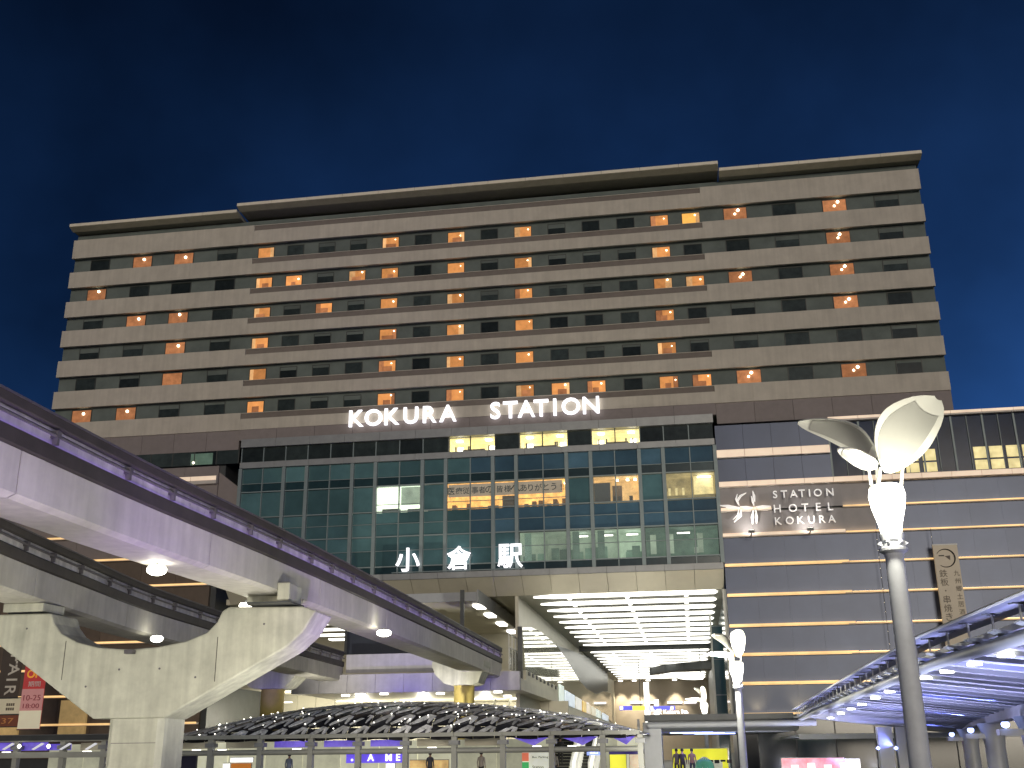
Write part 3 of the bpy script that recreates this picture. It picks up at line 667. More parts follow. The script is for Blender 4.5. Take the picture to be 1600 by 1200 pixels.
# banners at the lower left
def banner(name, label, px0, py0, px1, py1, Y, m):
    a = at(px0, py0, Y); b = at(px1, py0, Y); c = at((px0 + px1) / 2, py1, Y)
    t = thing(name, ((a.x + b.x) / 2, Y, c.z), label, 'banner', 'banners hung at the lower left')
    box('cloth', a.x, b.x, Y, Y + .06, c.z, a.z, m, t); box('top_bar', a.x - .06, b.x + .06, Y - .04, Y + .1, a.z + .002, a.z + .09, DGREY, t); box('bottom_bar', a.x - .06, b.x + .06, Y - .04, Y + .1, c.z - .09, c.z - .002, DGREY, t)
    return t, a.x, b.x, c.z, a.z
DKB = mat('dark_brown_cloth', (.10, .08, .065), .8, var=.1)
t, x0, x1, z0, z1 = banner('sale_banner', 'dark brown vertical banner reading FAIR in pale letters', 8, 995, 40, 1090, 98, DKB)
for ch, px, py in (('F', 25, 1028), ('A', 22, 1046), ('I', 18.5, 1062), ('R', 15.5, 1079)):
    me, wd = glyph(ch, 1.12, mat('pale_print', (.75, .7, .6), .6), .02, .01); p = at(px, py, 97.97)
    place('letter', me, (p.x - .56, 97.97, p.z), t, rot=(0, R(90), 0))
for k in range(3): box('small_print', x1 - .62, x1 - .44, 97.96, 97.99, z1 - 2.2 - k * .35, z1 - 1.95 - k * .35, mat('pale_print', (0, 0, 0)), t)
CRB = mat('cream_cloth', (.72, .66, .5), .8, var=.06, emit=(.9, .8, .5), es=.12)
t, x0, x1, z0, z1 = banner('notice_banner', 'cream lower banner with a grey stamp below the dark brown one', -2, 1091.5, 33, 1116, 98, CRB)
for k in range(4):
    for j in range(2): box('small_print', x0 + .9 + k * .22, x0 + 1.06 + k * .22, 97.96, 97.99, z0 + .35 + j * .4, z0 + .6 + j * .4, INK, t)
t, x0, x1, z0, z1 = banner('maroon_banner', 'short dull red banner under the cream one at the far left', -4, 1117.5, 30, 1135, 98, mat('maroon_cloth', (.28, .10, .06), .8))
line_of_text('print_line', '37', x0 + .5, x1 - .5, 97.97, z0 + .25, .5, mat('orange_print', (.8, .35, .12), .6), t)
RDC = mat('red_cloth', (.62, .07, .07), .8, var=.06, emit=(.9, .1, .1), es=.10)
t, x0, x1, z0, z1 = banner('discount_banner', 'red vertical banner with orange OFF lettering and pale lower half', 40, 1040, 74, 1139, 97, RDC)
line_of_text('print_line', 'OFF', x0 + .3, x1 - .15, 96.97, z1 - 1.15, .75, mat('orange_ink', (.9, .42, .05), .6, emit=(1, .45, .05), es=.25), t, bold=.02)
line_of_text('print_line', '期間', x0 + .55, x1 - .45, 96.97, z1 - 1.95, .5, mat('white_ink', (.8, .8, .75), .6), t)
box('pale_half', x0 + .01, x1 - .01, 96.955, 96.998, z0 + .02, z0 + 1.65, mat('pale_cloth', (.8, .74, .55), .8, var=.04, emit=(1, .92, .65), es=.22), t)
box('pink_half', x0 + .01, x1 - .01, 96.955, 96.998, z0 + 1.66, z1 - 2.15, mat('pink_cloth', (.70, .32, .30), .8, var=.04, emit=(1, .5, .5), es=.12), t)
line_of_text('print_line', '10-25', x0 + .25, x1 - .25, 96.94, z0 + 2.55, .5, mat('maroon_ink', (.4, .08, .1), .6), t)
line_of_text('print_line', '18:00', x0 + .3, x1 - .3, 96.94, z0 + 1.85, .42, mat('maroon_ink', (0, 0, 0)), t)

# ================================================================== monorail tracks
def path_pts(pts, step=1.5):
    P = [Vector(p) for p in pts]; out_ = []
    for i in range(len(P) - 1):
        p0 = P[max(i - 1, 0)]; p1 = P[i]; p2 = P[i + 1]; p3 = P[min(i + 2, len(P) - 1)]; n = max(2, int((p2 - p1).length / step))
        for k in range(n):
            t = k / n; out_.append(.5 * ((2 * p1) + (p2 - p0) * t + (2 * p0 - 5 * p1 + 4 * p2 - p3) * t * t + (3 * p1 - p0 - 3 * p2 + p3) * t ** 3))
    out_.append(P[-1]); return out_
def track(label, pts, lit):
    pa = path_pts(pts)
    t = thing('monorail_track', pa[0], label, 'monorail track', 'elevated monorail tracks')
    def seg(nm, prof, m, length, gap=.02):
        # cut the track into spans with open joints
        acc = 0; cur = [pa[0]]
        for i in range(1, len(pa)):
            acc += (pa[i] - pa[i - 1]).length; cur.append(pa[i])
            if acc >= length or i == len(pa) - 1:
                if len(cur) > 1:
                    c2 = [v.copy() for v in cur]; d = (c2[-1] - c2[-2]).normalized(); c2[-1] -= d * gap
                    obj(nm, MB().sweep(prof, c2), m, t)
                cur = [pa[i].copy()]; acc = 0
    # offsets are measured from the right top edge of the track (sideways to the right, height)
    seg('girder', [(0, 8.5), (0, 9.72), (-2.15, 9.72), (-2.15, 8.5), (-1.9, 8.38), (-.25, 8.38)], GIRD, 11.5, .05)
    seg('cable_tray', [(-.02, 9.74), (.06, 9.8), (.06, 10.22), (-.02, 10.28), (-1.9, 10.28), (-1.9, 9.74)], RAILD, 30)
    seg('running_beam', [(-.12, 10.29), (-.12, 10.80), (-1.95, 10.80), (-1.95, 10.29)], RAILP, 7.5, .04)
    seg('guide_rail', [(.02, 10.81), (.06, 10.86), (.06, 11.14), (-.05, 11.2), (-2.05, 11.2), (-2.1, 11.1), (-2.1, 10.81)], RAILD, 40)
    seg('rail_cap', [(.1, 11.12), (.1, 11.18), (-.0, 11.23), (-.3, 11.23), (-.3, 11.205), (.03, 11.205), (.065, 11.12)], BRKT, 12, .03)
    side = []
    for i in range(len(pa)):
        d = pa[min(i + 1, len(pa) - 1)] - pa[max(i - 1, 0)]; d.z = 0; d.normalize(); s_ = Vector((d.y, -d.x, 0)); side.append(s_)
    if lit: obj('assumed_led_strip', MB().sweep([(-.11, 10.2815), (-.11, 10.2835), (-.03, 10.2835), (-.03, 10.2815)], pa), E_VIO, t)  # hidden violet strip added to light the running beam above the tray
    obj('conductor_pipe', MB().tube([pa[i] + side[i] * .06 + Vector((0, 0, 10.56)) for i in range(len(pa))], .055, 6), BRKT, t)
    brm = MB().box(-.12, .12, -.10, .10, -.06, .16).box(-.06, .1, -.06, .06, -.26, -.06).box(-.1, .05, -.16, .16, .02, .10)
    bme = _mesh('pipe_bracket', brm.v, brm.f, BRKT)
    acc = 0
    for i in range(1, len(pa)):
        acc += (pa[i] - pa[i - 1]).length
        if acc > 2.9: place('pipe_bracket', bme, pa[i] + side[i] * .0 + Vector((0, 0, 10.55)), t); acc = 0
    return t, pa
z_ = 0
trA, pA = track('nearer elevated monorail track washed in violet light, from the left edge to the station', [(-18.05, 14, 0), (-17.98, 25, 0), (-17.95, 34, 0), (-17.6, 44, 0), (-17.45, 56, 0), (-17.45, 75, 0), (-17.6, 104.6, 0)], True)
trB, pB = track('farther unlit monorail track curving behind the big forked pier', [(-23.5, 20, 0), (-25.9, 31, 0), (-28.05, 40.6, 0), (-29.6, 49.9, 0), (-31.4, 63, 0), (-32.7, 88, 0), (-33.2, 104.5, 0)], False)
# bearing blocks between the girders and the pier arms
def bearing(x0, x1, y0, y1, z0, z1, label):
    t = thing('bearing_block', ((x0 + x1) / 2, (y0 + y1) / 2, z0), label, 'bearing', 'bearing blocks on the piers')
    box('block', x0, x1, y0, y1, z0 + .12, z1, CONC, t, .04); box('bearing_pad', x0 + .2, x1 - .2, y0 + .15, y1 - .15, z0, z0 + .119, DGREY, t)
bearing(-19.3, -17.9, 46.3, 47.9, 7.86, 8.37, 'concrete bearing block on the right arm of the big forked pier')
bearing(-31.0, -29.0, 46.1, 47.9, 7.86, 8.37, 'concrete bearing block on the left arm of the big forked pier')
sh = thing('girder_shoe', (-17.0, 46, 7.9), 'grey box shoe clamped to the violet girder above the pier arm', 'bracket')
box('shoe_box', -17.56, -17.0, 45.4, 47.0, 8.0, 8.8, CONC, sh, .05); box('shoe_plate', -18.9, -16.9, 45.3, 47.1, 7.9, 7.98, DGREY, sh)

# big forked pier
pier = thing('monorail_pier', (-23.9, 47, 0), 'big pale concrete pier with a wide forked head carrying both monorail tracks', 'pier')
ol_ = [(-32.6, 7.88), (-28.5, 7.86), (-28.3, 7.4), (-27.9, 6.95), (-27.1, 6.55), (-26.0, 6.28), (-24.6, 6.17), (-23.2, 6.24), (-21.9, 6.45), (-20.95, 6.8), (-20.5, 7.25), (-20.3, 7.72), (-20.0, 7.9), (-16.6, 7.82), (-15.95, 7.6), (-16.5, 6.72), (-17.2, 6.1), (-22.6, 3.22), (-25.9, 3.22), (-30.9, 6.5), (-32.6, 7.0)]
hd = obj('pier_head', MB().prism(ol_, 'y', 46.0, 48.3), CONC, pier)
bv = hd.modifiers.new('bevel', 'BEVEL'); bv.width = .08; bv.segments = 2; bv.limit_method = 'ANGLE'
sh_ = MB().prism([(-25.15, 46.15), (-24.9, 45.95), (-22.85, 45.95), (-22.6, 46.15), (-22.6, 48.1), (-22.85, 48.3), (-24.9, 48.3), (-25.15, 48.1)], 'z', 0, 3.215); obj('pier_shaft', sh_, CONC, pier)
box('drain_cap', -24.6, -24.2, 45.7, 45.98, 5.95, 6.12, BRKT, pier)
for z in (1.1, 2.2): box('pour_joint', -24.9, -22.85, 45.94, 45.96, z - .012, z + .012, BRKT, pier)
for x, z in ((-29.6, 7.2), (-26.4, 4.6), (-24.9, 5.3), (-23, 5.3), (-21.3, 4.9), (-18.3, 7.1)): obj('form_tie_hole', MB().prism([(x + .05 * math.cos(k), z + .05 * math.sin(k)) for k in range(6)], 'y', 45.985, 46.02), BRKT, pier)
for x in (-27.6, -20.4): box('pour_joint', x - .015, x + .015, 45.99, 46.01, 4.9 if x < -25 else 4.7, 6.6, RAILD, pier)

# small bowl-headed piers near the station
YEL = mat('yellow_shaft_paint', (.50, .40, .12), .7, var=.12)
def bowl(px0, px1, pz, cx0, cx1, label, Y=95):
    a = at(px0, 1035, Y); b = at(px1, 1035, Y); c = at(cx0, 1085, Y); d = at(cx1, 1085, Y)
    t = thing('bowl_pier', ((c.x + d.x) / 2, Y + 1.4, 0), label, 'pier', 'bowl headed piers by the station')
    m = (c.x + d.x) / 2; w_ = (b.x - a.x) / 2; cxm = (a.x + b.x) / 2
    mb = MB().prism([(a.x, 9.3), (b.x, 9.3), (b.x, 8.9), (b.x - w_ * .12, 8.2), (d.x + .6, 7.45), (d.x + .1, 7.3), (c.x - .1, 7.3), (c.x - .6, 7.45), (a.x + w_ * .12, 8.2), (a.x, 8.9)], 'y', Y, Y + 3); h = obj('bowl_head', mb, CONC, t)
    obj('shaft', MB().lathe([((d.x - c.x) / 2, 0), ((d.x - c.x) / 2, 7.29)], (m, Y + 1.5, 0), 24), YEL, t, True)
    box('head_pad', cxm - .9, cxm + .9, Y + .4, Y + 2.6, 9.302, 9.6, DGREY, t)
bowl(675, 757, 0, 704, 736, 'bowl headed concrete pier on a yellow shaft under the nearer track')
bowl(372, 466, 0, 399, 434, 'bowl headed pier on a yellow shaft with a violet light mark, left of the dome')
p = at(417, 1098, 94); vm = thing('violet_projection', (p.x, 94.2, p.z), 'round violet lit disc on the left yellow shaft', 'sign')
obj('disc', MB().lathe([(.5, 0), (.5, .06)], (0, 0, 0), 20), mat('violet_disc', (.25, .16, .6), .5, var=.5, scale=3, emit=(.3, .16, .9), es=.7), vm)
vm.rotation_euler = (R(90), 0, 0); vm.location = (p.x, 94.3, p.z)

# violet lit fascia across the station front
fs = thing('station_deck_edge', (-27, 104, 7.2), 'long violet lit concrete deck edge across the station front below the tracks', 'deck edge')
FASC = mat('deck_edge_concrete', (.48, .47, .50), .7, var=.1, streak=.12)
n = 8; s = (-15.7 + 38) / n
for i in range(n): box('edge_panel', -38 + i * s + .015, -38 + (i + 1) * s - .015, 103.4, 104.2, 7.25, 8.95, FASC, fs)
box('upper_step', -32.9, -20.9, 104.4, 105.4, 8.96, 10.9, FASC, fs); box('slab', -38, -15.7, 104.25, 130, 7.3, 8.35, CREAM, fs)
for px, py in ((540, 1087), (600, 1084.5), (562, 1085), (688, 1084), (778, 1081.5), (793, 1088), (804.5, 1092), (814, 1096), (824.5, 1100.5)):
    d = ray(px, py); q_ = CAM + d * ((7.2 - CAM.z) / d.z)
    obj('downlight', MB().lathe([(.42, -.06), (.42, .095)], (q_.x, q_.y, 7.2), 12), E_SPOT, fs)
for k, (x, yf, pw, wh) in enumerate(((-9, 100, 5600, 'left of the cross canopy'), (0, 100, 5600, 'behind the cross canopy'), (-21, 88, 7500, 'behind the dome canopy'), (-32, 88, 7500, 'behind the left half of the dome'))):
    t = thing('added_soffit_flood', (x, yf, 0), 'added warm floodlight on the deck ' + wh, 'floodlight', 'added floodlights lighting the entrance soffit')
    box('lamp_body', x - .2, x + .2, yf - .1, yf + .1, 0, .5, DGREY, t); light('flood_beam', 'SPOT', (x, yf, .7), (1, .95, .82), pw, .2, (x, 110.6, 17.6), 50, t, 1.0)  # floods put in behind the canopies to brighten the soffit
# wall and shop zone under the deck
un = thing('lower_concourse', (-27, 128, 0), 'cream lit lower concourse wall under the deck edge', 'wall')
for i in range(24):
    x = -69 + i * 2.3; box('wall_panel', x + .02, x + 2.28, 127.5, 128, 0, 7.25 if x > -38 else 10.5, CREAM, un)
for x in (-44, -36, -29, -22):
    tl_ = box('added_tube', x - 1.5, x + 1.5, 116, 116.25, 7.05, 7.15, E_WHITE, un); light('tube_beam', 'POINT', (x, 120.5, 5.6), (1, .95, .78), 1500, .4, parent=tl_)  # unseen tubes and point lights added to brighten the wall
for px in (762, 786): 
    x = at(px, 1090, 120).x; obj('branch_column', MB().tube([(x, 120, 0), (x, 120, 5.4), (x + .9, 120, 7.2)], .16, 8), WHITE, un)

# ---------------------------------------------------------------- big hanging lamps under the girder
def hanging(px, py, Y, label, r_=.42):
    d = ray(px, py); p = CAM + d * ((8.16 - CAM.z) / d.z); Y = p.y
    t = thing('hanging_lamp', (p.x, Y, p.z), label, 'lamp', 'round lamps hung under the tracks')
    obj('lamp_disc', MB().lathe([(r_ * .5, -.22), (r_ * .9, -.14), (r_, 0), (r_ * .8, .1)], p, 16), E_LAMP, t, True)
    box('lamp_stem', p.x - .04, p.x + .04, Y - .04, Y + .04, p.z + .1, 8.4, DGREY, t)
hanging(245, 889, 33.5, 'large round lamp hung under the nearer girder, above the fork of the pier', .36)
hanging(245, 997, 62, 'round lamp seen through the fork of the big pier', .36)
hanging(600, 988, 75, 'round lamp hung under the nearer girder over the dark screen', .42)
hanging(384, 946, 50, 'flat lamp tucked between the pier arm and the violet girder', .3)

# ================================================================== low dome canopy with painted reflections
dome = thing('dome_canopy', (-19, 76, 0), 'low dark domed canopy with zigzag silver reflection streaks over the plaza', 'canopy')
DX0, DX1, DY, DD = -34.2, -2.6, 68.0, 15.0
def dome_pt(u, v, off=0.0):
    """u runs 0..1 across, v runs 0..1 from the front eave over the crown"""
    x = DX0 + (DX1 - DX0) * u
    env = (1 - abs((u - .46) / (.46 if u < .46 else .54)) ** 2.1); env = max(env, 0) ** .9
    rise = 2.35 * env + .05; a = math.pi * .5 * v * 1.15
    return Vector((x, DY - .6 + DD * .5 * (1 - math.cos(a)) * 1.0, 2.55 + (rise + off) * math.sin(min(a, math.pi * .5))))
DARKP = mat('dark_roof_sheet', (.055, .056, .062), .16, .4, var=.3, scale=1.2, rnd=.4)
SILV = mat('reflection_streak_silver', (.78, .79, .78), .4, .1, var=.55, scale=3.5, rnd=.45)  # reflections of the hall lights drawn as pale strips
NU, NV = 24, 5
for i in range(NU):
    for j in range(NV):
        u0, u1, v0, v1 = i / NU, (i + 1) / NU, j / NV * .88, (j + 1) / NV * .88
        mb = MB(); g = 3; vs = []
        t1, t2 = random.uniform(-.05, .05), random.uniform(-.05, .05)
        for a in range(g + 1):
            for b in range(g + 1):
                p = dome_pt(u0 + (u1 - u0) * (.01 + .98 * a / g), v0 + (v1 - v0) * (.02 + .96 * b / g)); p.z += .06 * math.sin(a / g * math.pi) * (1 if (i + j) % 2 else -.6) + t1 * a / g + t2 * b / g; vs.append(p)
        fs_ = [(a * (g + 1) + b, (a + 1) * (g + 1) + b, (a + 1) * (g + 1) + b + 1, a * (g + 1) + b + 1) for a in range(g) for b in range(g)]
        top_ = len(vs); vs2 = vs + [p - Vector((0, 0, .08)) for p in vs]
        fs_ += [tuple(k + top_ for k in f[::-1]) for f in fs_]
        obj('roof_panel', mb.add(vs2, fs_), DARKP, dome, True)
        # reflection painted as pale strip: climbs to the right, then hooks back down
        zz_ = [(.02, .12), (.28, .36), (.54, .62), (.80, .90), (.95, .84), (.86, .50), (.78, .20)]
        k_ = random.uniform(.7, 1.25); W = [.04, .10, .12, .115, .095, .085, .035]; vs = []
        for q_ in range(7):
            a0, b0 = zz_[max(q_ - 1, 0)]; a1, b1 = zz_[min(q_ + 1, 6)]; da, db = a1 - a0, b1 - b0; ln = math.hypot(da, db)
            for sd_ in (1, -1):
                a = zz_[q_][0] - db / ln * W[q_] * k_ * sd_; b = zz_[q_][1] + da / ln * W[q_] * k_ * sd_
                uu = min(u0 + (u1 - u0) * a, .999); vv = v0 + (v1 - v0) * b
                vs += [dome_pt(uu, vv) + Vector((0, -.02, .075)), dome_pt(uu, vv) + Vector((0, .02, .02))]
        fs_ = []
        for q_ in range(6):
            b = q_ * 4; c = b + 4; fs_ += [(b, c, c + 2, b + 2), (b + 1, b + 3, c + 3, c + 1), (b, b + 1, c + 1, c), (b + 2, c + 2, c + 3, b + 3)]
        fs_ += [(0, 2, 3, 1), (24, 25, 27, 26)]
        obj('reflection_streak', MB().add(vs, fs_), SILV, dome)
for k in range(110):   # glowing specks added as glints on the roof
    p = dome_pt(random.random(), random.uniform(.1, .8)) + Vector((0, -.1, .12)); obj('roof_glint', MB().lathe([(.02, -.03), (.03 + .05 * random.random() ** 2, 0), (.02, .03)], p, 6), E_SPOT if k % 2 else E_WHITE, dome)
PBM = mat('canopy_beam_paint', (.42, .43, .38), .5, .1, var=.08)
EAV = [at(x, y, 67.6) for x, y in ((-20, 1156), (1004, 1152))]
# eave beam, round lower beam, posts
plx = [-46, -42.8, -39.6, -36.8] + [at(x, 1170, 67.2).x for x in (253, 330, 407, 486, 560, 634, 710, 786, 862, 942, 1001)]
for i in range(len(plx)):
    x = plx[i]; box('post', x - .16, x + .16, 67.0, 67.4, 0, 2.62, PBM, dome); box('post_bracket', x - .3, x + .3, 66.9, 67.5, 2.15, 2.4, GREYM, dome)
    if i < len(plx) - 1:
        a, c = x + .17, plx[i + 1] - .17
        box('eave_beam', x + .01, plx[i + 1] - .01, 66.9, 67.6, 2.63, 2.86, PBM, dome)
        obj('round_beam', MB().tube([(a, 67.2, 1.83), (c, 67.2, 1.83)], .17, 10), PBM, dome, True)
VIO = mat('violet_lit_panel', (.2, .17, .5), .5, var=.3, emit=(.16, .10, .75), es=.55)
for i in range(len(plx) - 1):
    a, c = plx[i] + .35, plx[i + 1] - .35
    if i in (0, 1, 3, 6, 7, 8, 11, 12, 13): 
        if i > 9: obj('triangle_panel', MB().prism([(a, 2.55), (c, 2.55), ((a + c) / 2 + .2, 2.06)], 'y', 68.6, 68.7), VIO, dome)
        else: box('violet_panel', a, c, 68.6, 68.7, 2.12, 2.5, VIO, dome)
    else: box('eave_panel', a, c, 68.6, 68.7, 2.1, 2.55, CREAM, dome)
    if random.random() < .7:
        x = random.uniform(a, c); obj('downlight', MB().box(x - .25, x + .25, 67.8, 68.0, 2.0, 2.04), E_SPOT, dome)
# flat dark roof over the left stretch
lr = thing('walkway_roof', (-42, 68, 2.9), 'flat grey walkway roof with slanting lamps at the lower left', 'canopy')
box('roof_sheet', -62, -34.3, 67.0, 75, 2.9, 3.05, GREYM, lr); box('roof_fascia', -62, -34.3, 66.7, 66.98, 2.7, 3.02, DGREY, lr)
for px, sl in ((14, 1), (30, 0), (60, 1), (76, 0), (103, 1), (143, 1)):
    p = at(px, 1166, 66.6)
    if sl: obj('slanted_lamp', MB().prism([(p.x - .4, p.z - .18), (p.x - .25, p.z - .22), (p.x + .4, p.z + .14), (p.x + .25, p.z + .2)], 'y', 66.5, 66.6), mat('grey_lamp_glow', (.6, .6, .6), .5, emit=(.8, .8, .85), es=.6), lr)
    else: obj('round_lamp', MB().lathe([(.05, -.12), (.13, 0), (.05, .12)], p, 8), E_SPOT, lr)
box('round_beam', -62, -34.3, 66.9, 67.2, 1.65, 2.0, PBM, lr)
for x in (-57, -52, -47.5): box('post', x - .15, x + .15, 67.0, 67.3, 0, 1.65, PBM, lr)
box('violet_panel', -60, -41, 67.6, 67.7, 2.1, 2.6, VIO, lr)

# ================================================================== shop fronts, signs, escalator below the dome
sf = thing('shop_front', (-22, 80, 0), 'pale lit shop fronts under the domed canopy', 'shop')
for i in range(16):
    x = -48 + i * 2.85; box('front_panel', x + .02, x + 2.83, 79.5, 80, 0, 2.6, mat('shop_panel', (.55, .54, .42), .6, var=.15, emit=(.9, .88, .62), es=.42, rnd=.35), sf)
def sg(name, label, cat, px0, py0, px1, py1, Y, col, es=.5, th=.15, var=.15, grp=None):
    x0, x1, z0, z1 = rect(px0, py0, px1, py1, Y)
    if py1 >= 1199: z0 = 0
    t = thing(name, ((x0 + x1) / 2, Y, max(z0, 0)), label, cat, grp)
    box('sign_face', x0, x1, Y, Y + th, z0, z1, mat('face_%s' % '_'.join(str(int(c * 100)) for c in col), col, .5, var=var, emit=col, es=es), t)
    box('sign_frame', x0 - .04, x1 + .04, Y + th + .002, Y + th + .06, z0, z1 + .05, GREYM, t)
    return t, x0, x1, z0, z1
sg('dark_kiosk', 'dark doorway recess beside the pier shaft under the canopy', 'doorway', 258, 1180, 306, 1199, 74, (.02, .02, .04), .2)
sg('light_sign', 'bright white lit strip sign above the orange shop panel', 'sign', 360, 1184, 394, 1191, 74, (1, 1, .92), 1.4)
sg('orange_shop_panel', 'orange shop panel under the bright strip sign', 'sign', 361, 1193, 391, 1199, 74, (.55, .18, .03), .6)
sg('white_shop_panel', 'small white lit panel left of the orange shop panel', 'sign', 348, 1193, 358, 1199, 74, (1, 1, .9), 1.0)
t, x0, x1, z0, z1 = sg('violet_shop_sign', 'violet lit shop sign with white letters under the dome', 'sign', 541, 1176, 632, 1192, 74, (.16, .10, .9), .7)
for ch, px in (('・', 550), ('A', 579), ('M', 607), ('E', 622)):
    me, _w = glyph(ch, .45 if ch != '・' else .15, E_SIGN, .05, .02); place('letter', me, (at(px, 1185, 73.9).x, 73.92, z0 + .12), t)
t, x0, x1, z0, z1 = sg('white_shop_window', 'white lit shop window under the violet sign', 'sign', 603, 1193, 616, 1199, 74, (1, 1, .95), 1.2)
sg('warm_shop_window', 'warm lit shop window between canopy posts near the middle', 'shop window', 640, 1188, 700, 1199, 74, (.75, .5, .2), .6, var=.5)
t, x0, x1, z0, z1 = sg('exit_board', 'white guide board with red and green squares beside the escalator', 'sign', 816, 1173, 859, 1199, 72, (.72, .74, .62), .6)
for z, c_ in ((z1 - .62, (.75, .18, .1)), (z1 - 1.18, (.05, .42, .12))): box('colour_square', x0 + .0, x0 + .42, 71.93, 71.998, z, z + .5, mat('square_%d' % int(c_[0] * 100), c_, .5, emit=c_, es=.6), t)
line_of_text('print_line', 'Bus, Parking', x0 + .65, x1 - .1, 71.97, z1 - .48, .16, BLACK, t); line_of_text('print_line', 'Station', x0 + .65, x1 - .4, 71.97, z1 - 1.05, .16, BLACK, t)
t, x0, x1, z0, z1 = sg('blue_exit_sign', 'small glowing blue sign above the right escalator rail', 'sign', 917, 1172, 939, 1180, 71, (.3, .4, 1), 1.1)
line_of_text('print_line', '出口', x0 + .2, x1 - .2, 70.96, z0 + .08, .22, E_SIGN, t)
sg('navy_shop_fascia', 'dark navy shop fascia above the yellow notice', 'sign', 952, 1172, 1005, 1178.5, 72, (.03, .02, .14), .5)
sg('yellow_notice', 'yellow lit notice board right of the escalator', 'sign', 953, 1179, 978, 1199, 72, (.85, .82, .05), .7)
sg('pink_notice', 'pale peach notice board beside the yellow one', 'sign', 984, 1179, 1001, 1199, 72, (.75, .6, .42), .6, var=.4)
es_ = thing('escalator', (-8, 76, 0), 'escalator with white balustrades and dark steps rising under the canopy', 'escalator')
STEP = mat('escalator_step', (.03, .032, .03), .4, .4)
for k in range(14):
    y = 74 + k * .45; z = k * .2; box('step', at(893, 1185, 76).x - 1.6, at(893, 1185, 76).x - .15, y, y + .44, z, z + .19, STEP, es_); box('step', at(903, 1185, 76).x + .15, at(903, 1185, 76).x + 1.1, y, y + .44, z, z + .19, STEP, es_)
for px in (901, 928):
    x = at(px, 1188, 75).x
    for dx in (-.22, .14): obj('balustrade', MB().prism([(73, 0), (80.5, 2.3), (80.5, 3.1), (79.8, 3.15), (73, 1.05)], 'x', x + dx, x + dx + .12), mat('lit_balustrade', (.8, .8, .72), .3, emit=(1, .98, .85), es=.55), es_)

# people ------------------------------------------------------------
def person_mesh():
    me = bpy.data.meshes.new('person')
    J = [((0, 0, .92), .15), ((0, .01, 1.12), .135), ((0, 0, 1.36), .15), ((0, 0, 1.48), .065), ((0, -.02, 1.56), .075), ((0, -.02, 1.66), .085),
         ((.1, 0, .86), .10), ((.11, -.03, .48), .07), ((.11, .03, .08), .045), ((.12, -.10, .04), .045),
         ((-.1, 0, .86), .10), ((-.12, .05, .48), .07), ((-.12, .12, .08), .045), ((-.13, 0.0, .04), .045),
         ((.19, 0, 1.38), .06), ((.25, .03, 1.1), .045), ((.25, -.06, .86), .035), ((.25, -.09, .78), .035),
         ((-.19, 0, 1.38), .06), ((-.25, .04, 1.1), .045), ((-.26, -.02, .86), .035), ((-.26, -.05, .78), .035)]
    E_ = [(0, 1), (1, 2), (2, 3), (3, 4), (4, 5), (0, 6), (6, 7), (7, 8), (8, 9), (0, 10), (10, 11), (11, 12), (12, 13), (2, 14), (14, 15), (15, 16), (16, 17), (2, 18), (18, 19), (19, 20), (20, 21)]
    me.from_pydata([j[0] for j in J], E_, [])
    o = bpy.data.objects.new('person', me); COL.objects.link(o)
    sk = o.modifiers.new('skin', 'SKIN'); sk.use_smooth_shade = True
    for v, j in zip(me.skin_vertices[0].data, J): v.radius = (j[1], j[1])
    me.skin_vertices[0].data[0].use_root = True
    o.modifiers.new('sub', 'SUBSURF').levels = 1
    dg = bpy.context.evaluated_depsgraph_get(); r_ = bpy.data.meshes.new_from_object(o.evaluated_get(dg)); bpy.data.objects.remove(o)
    r_.materials.clear()
    for _ in range(3): r_.materials.append(None)
    for p in r_.polygons:
        z = p.center.z; p.material_index = 0 if (z > 1.46 or (abs(p.center.x) > .2 and z < .9)) else (1 if z > .9 else 2)
    return r_
PM = person_mesh()
hair_me = _mesh('hair', *(lambda m: (m.v, m.f))(MB().lathe([(.05, -.02), (.105, .0), (.112, .08), (.085, .15), (.02, .18)], (0, 0, 0), 10)), BLACK, True)
SKIN = mat('skin', (.45, .28, .2), .6)
def person(x, y, z, rz, top_c, bot_c, label, sc=1.0):
    o = place('person', PM, (x, y, z), rot=(0, 0, rz), scale=(sc,) * 3); tag(o, label, 'person', 'people at the station')
    for i, m in enumerate((SKIN, mat('cloth_%d_%d_%d' % tuple(int(c * 99) for c in top_c), top_c, .8), mat('cloth_%d_%d_%d' % tuple(int(c * 99) for c in bot_c), bot_c, .8))):
        o.material_slots[i].link = 'OBJECT'; o.material_slots[i].material = m
    h = bpy.data.objects.new('hair', hair_me); COL.objects.link(h); h.parent = o; h.location = (0, -.005, 1.615)
for px, Y, tc_, bc_, lb in ((1057, 80, (.2, .17, .15), (.08, .08, .09), 'person in grey brown clothes standing before the yellow billboard'), (1066, 79, (.05, .04, .04), (.05, .05, .05), 'person in black standing before the yellow billboard'), (1081, 80, (.35, .2, .16), (.05, .06, .09), 'person in a pinkish top and dark trousers by the yellow billboard')):
    person(at(px, 1180, Y).x, Y, 0, random.uniform(-.6, .6), tc_, bc_, lb, 1.03)
person(at(789, 997, 108).x, 112, 9.15, .4, (.7, .7, .65), (.06, .06, .07), 'person in a white top behind the railing of the monorail platform', 1.25)
for px, Y, tc_, lb in ((452, 71, (.25, .3, .4), 'person in a blue grey jacket walking between the posts left of the violet shop sign'), (672, 72, (.1, .1, .12), 'person in black passing the warm lit shop window'), (752, 71.5, (.5, .45, .4), 'person in a beige coat right of the warm lit shop window'), (866, 73, (.5, .48, .42), 'person in a pale top at the left of the escalator'), (876, 76, (.12, .12, .12), 'person in dark clothes riding the escalator')):
    person(at(px, 1185, Y).x, Y, 0 if Y < 74 else .9, 3.0, tc_, (.06, .06, .06), lb)

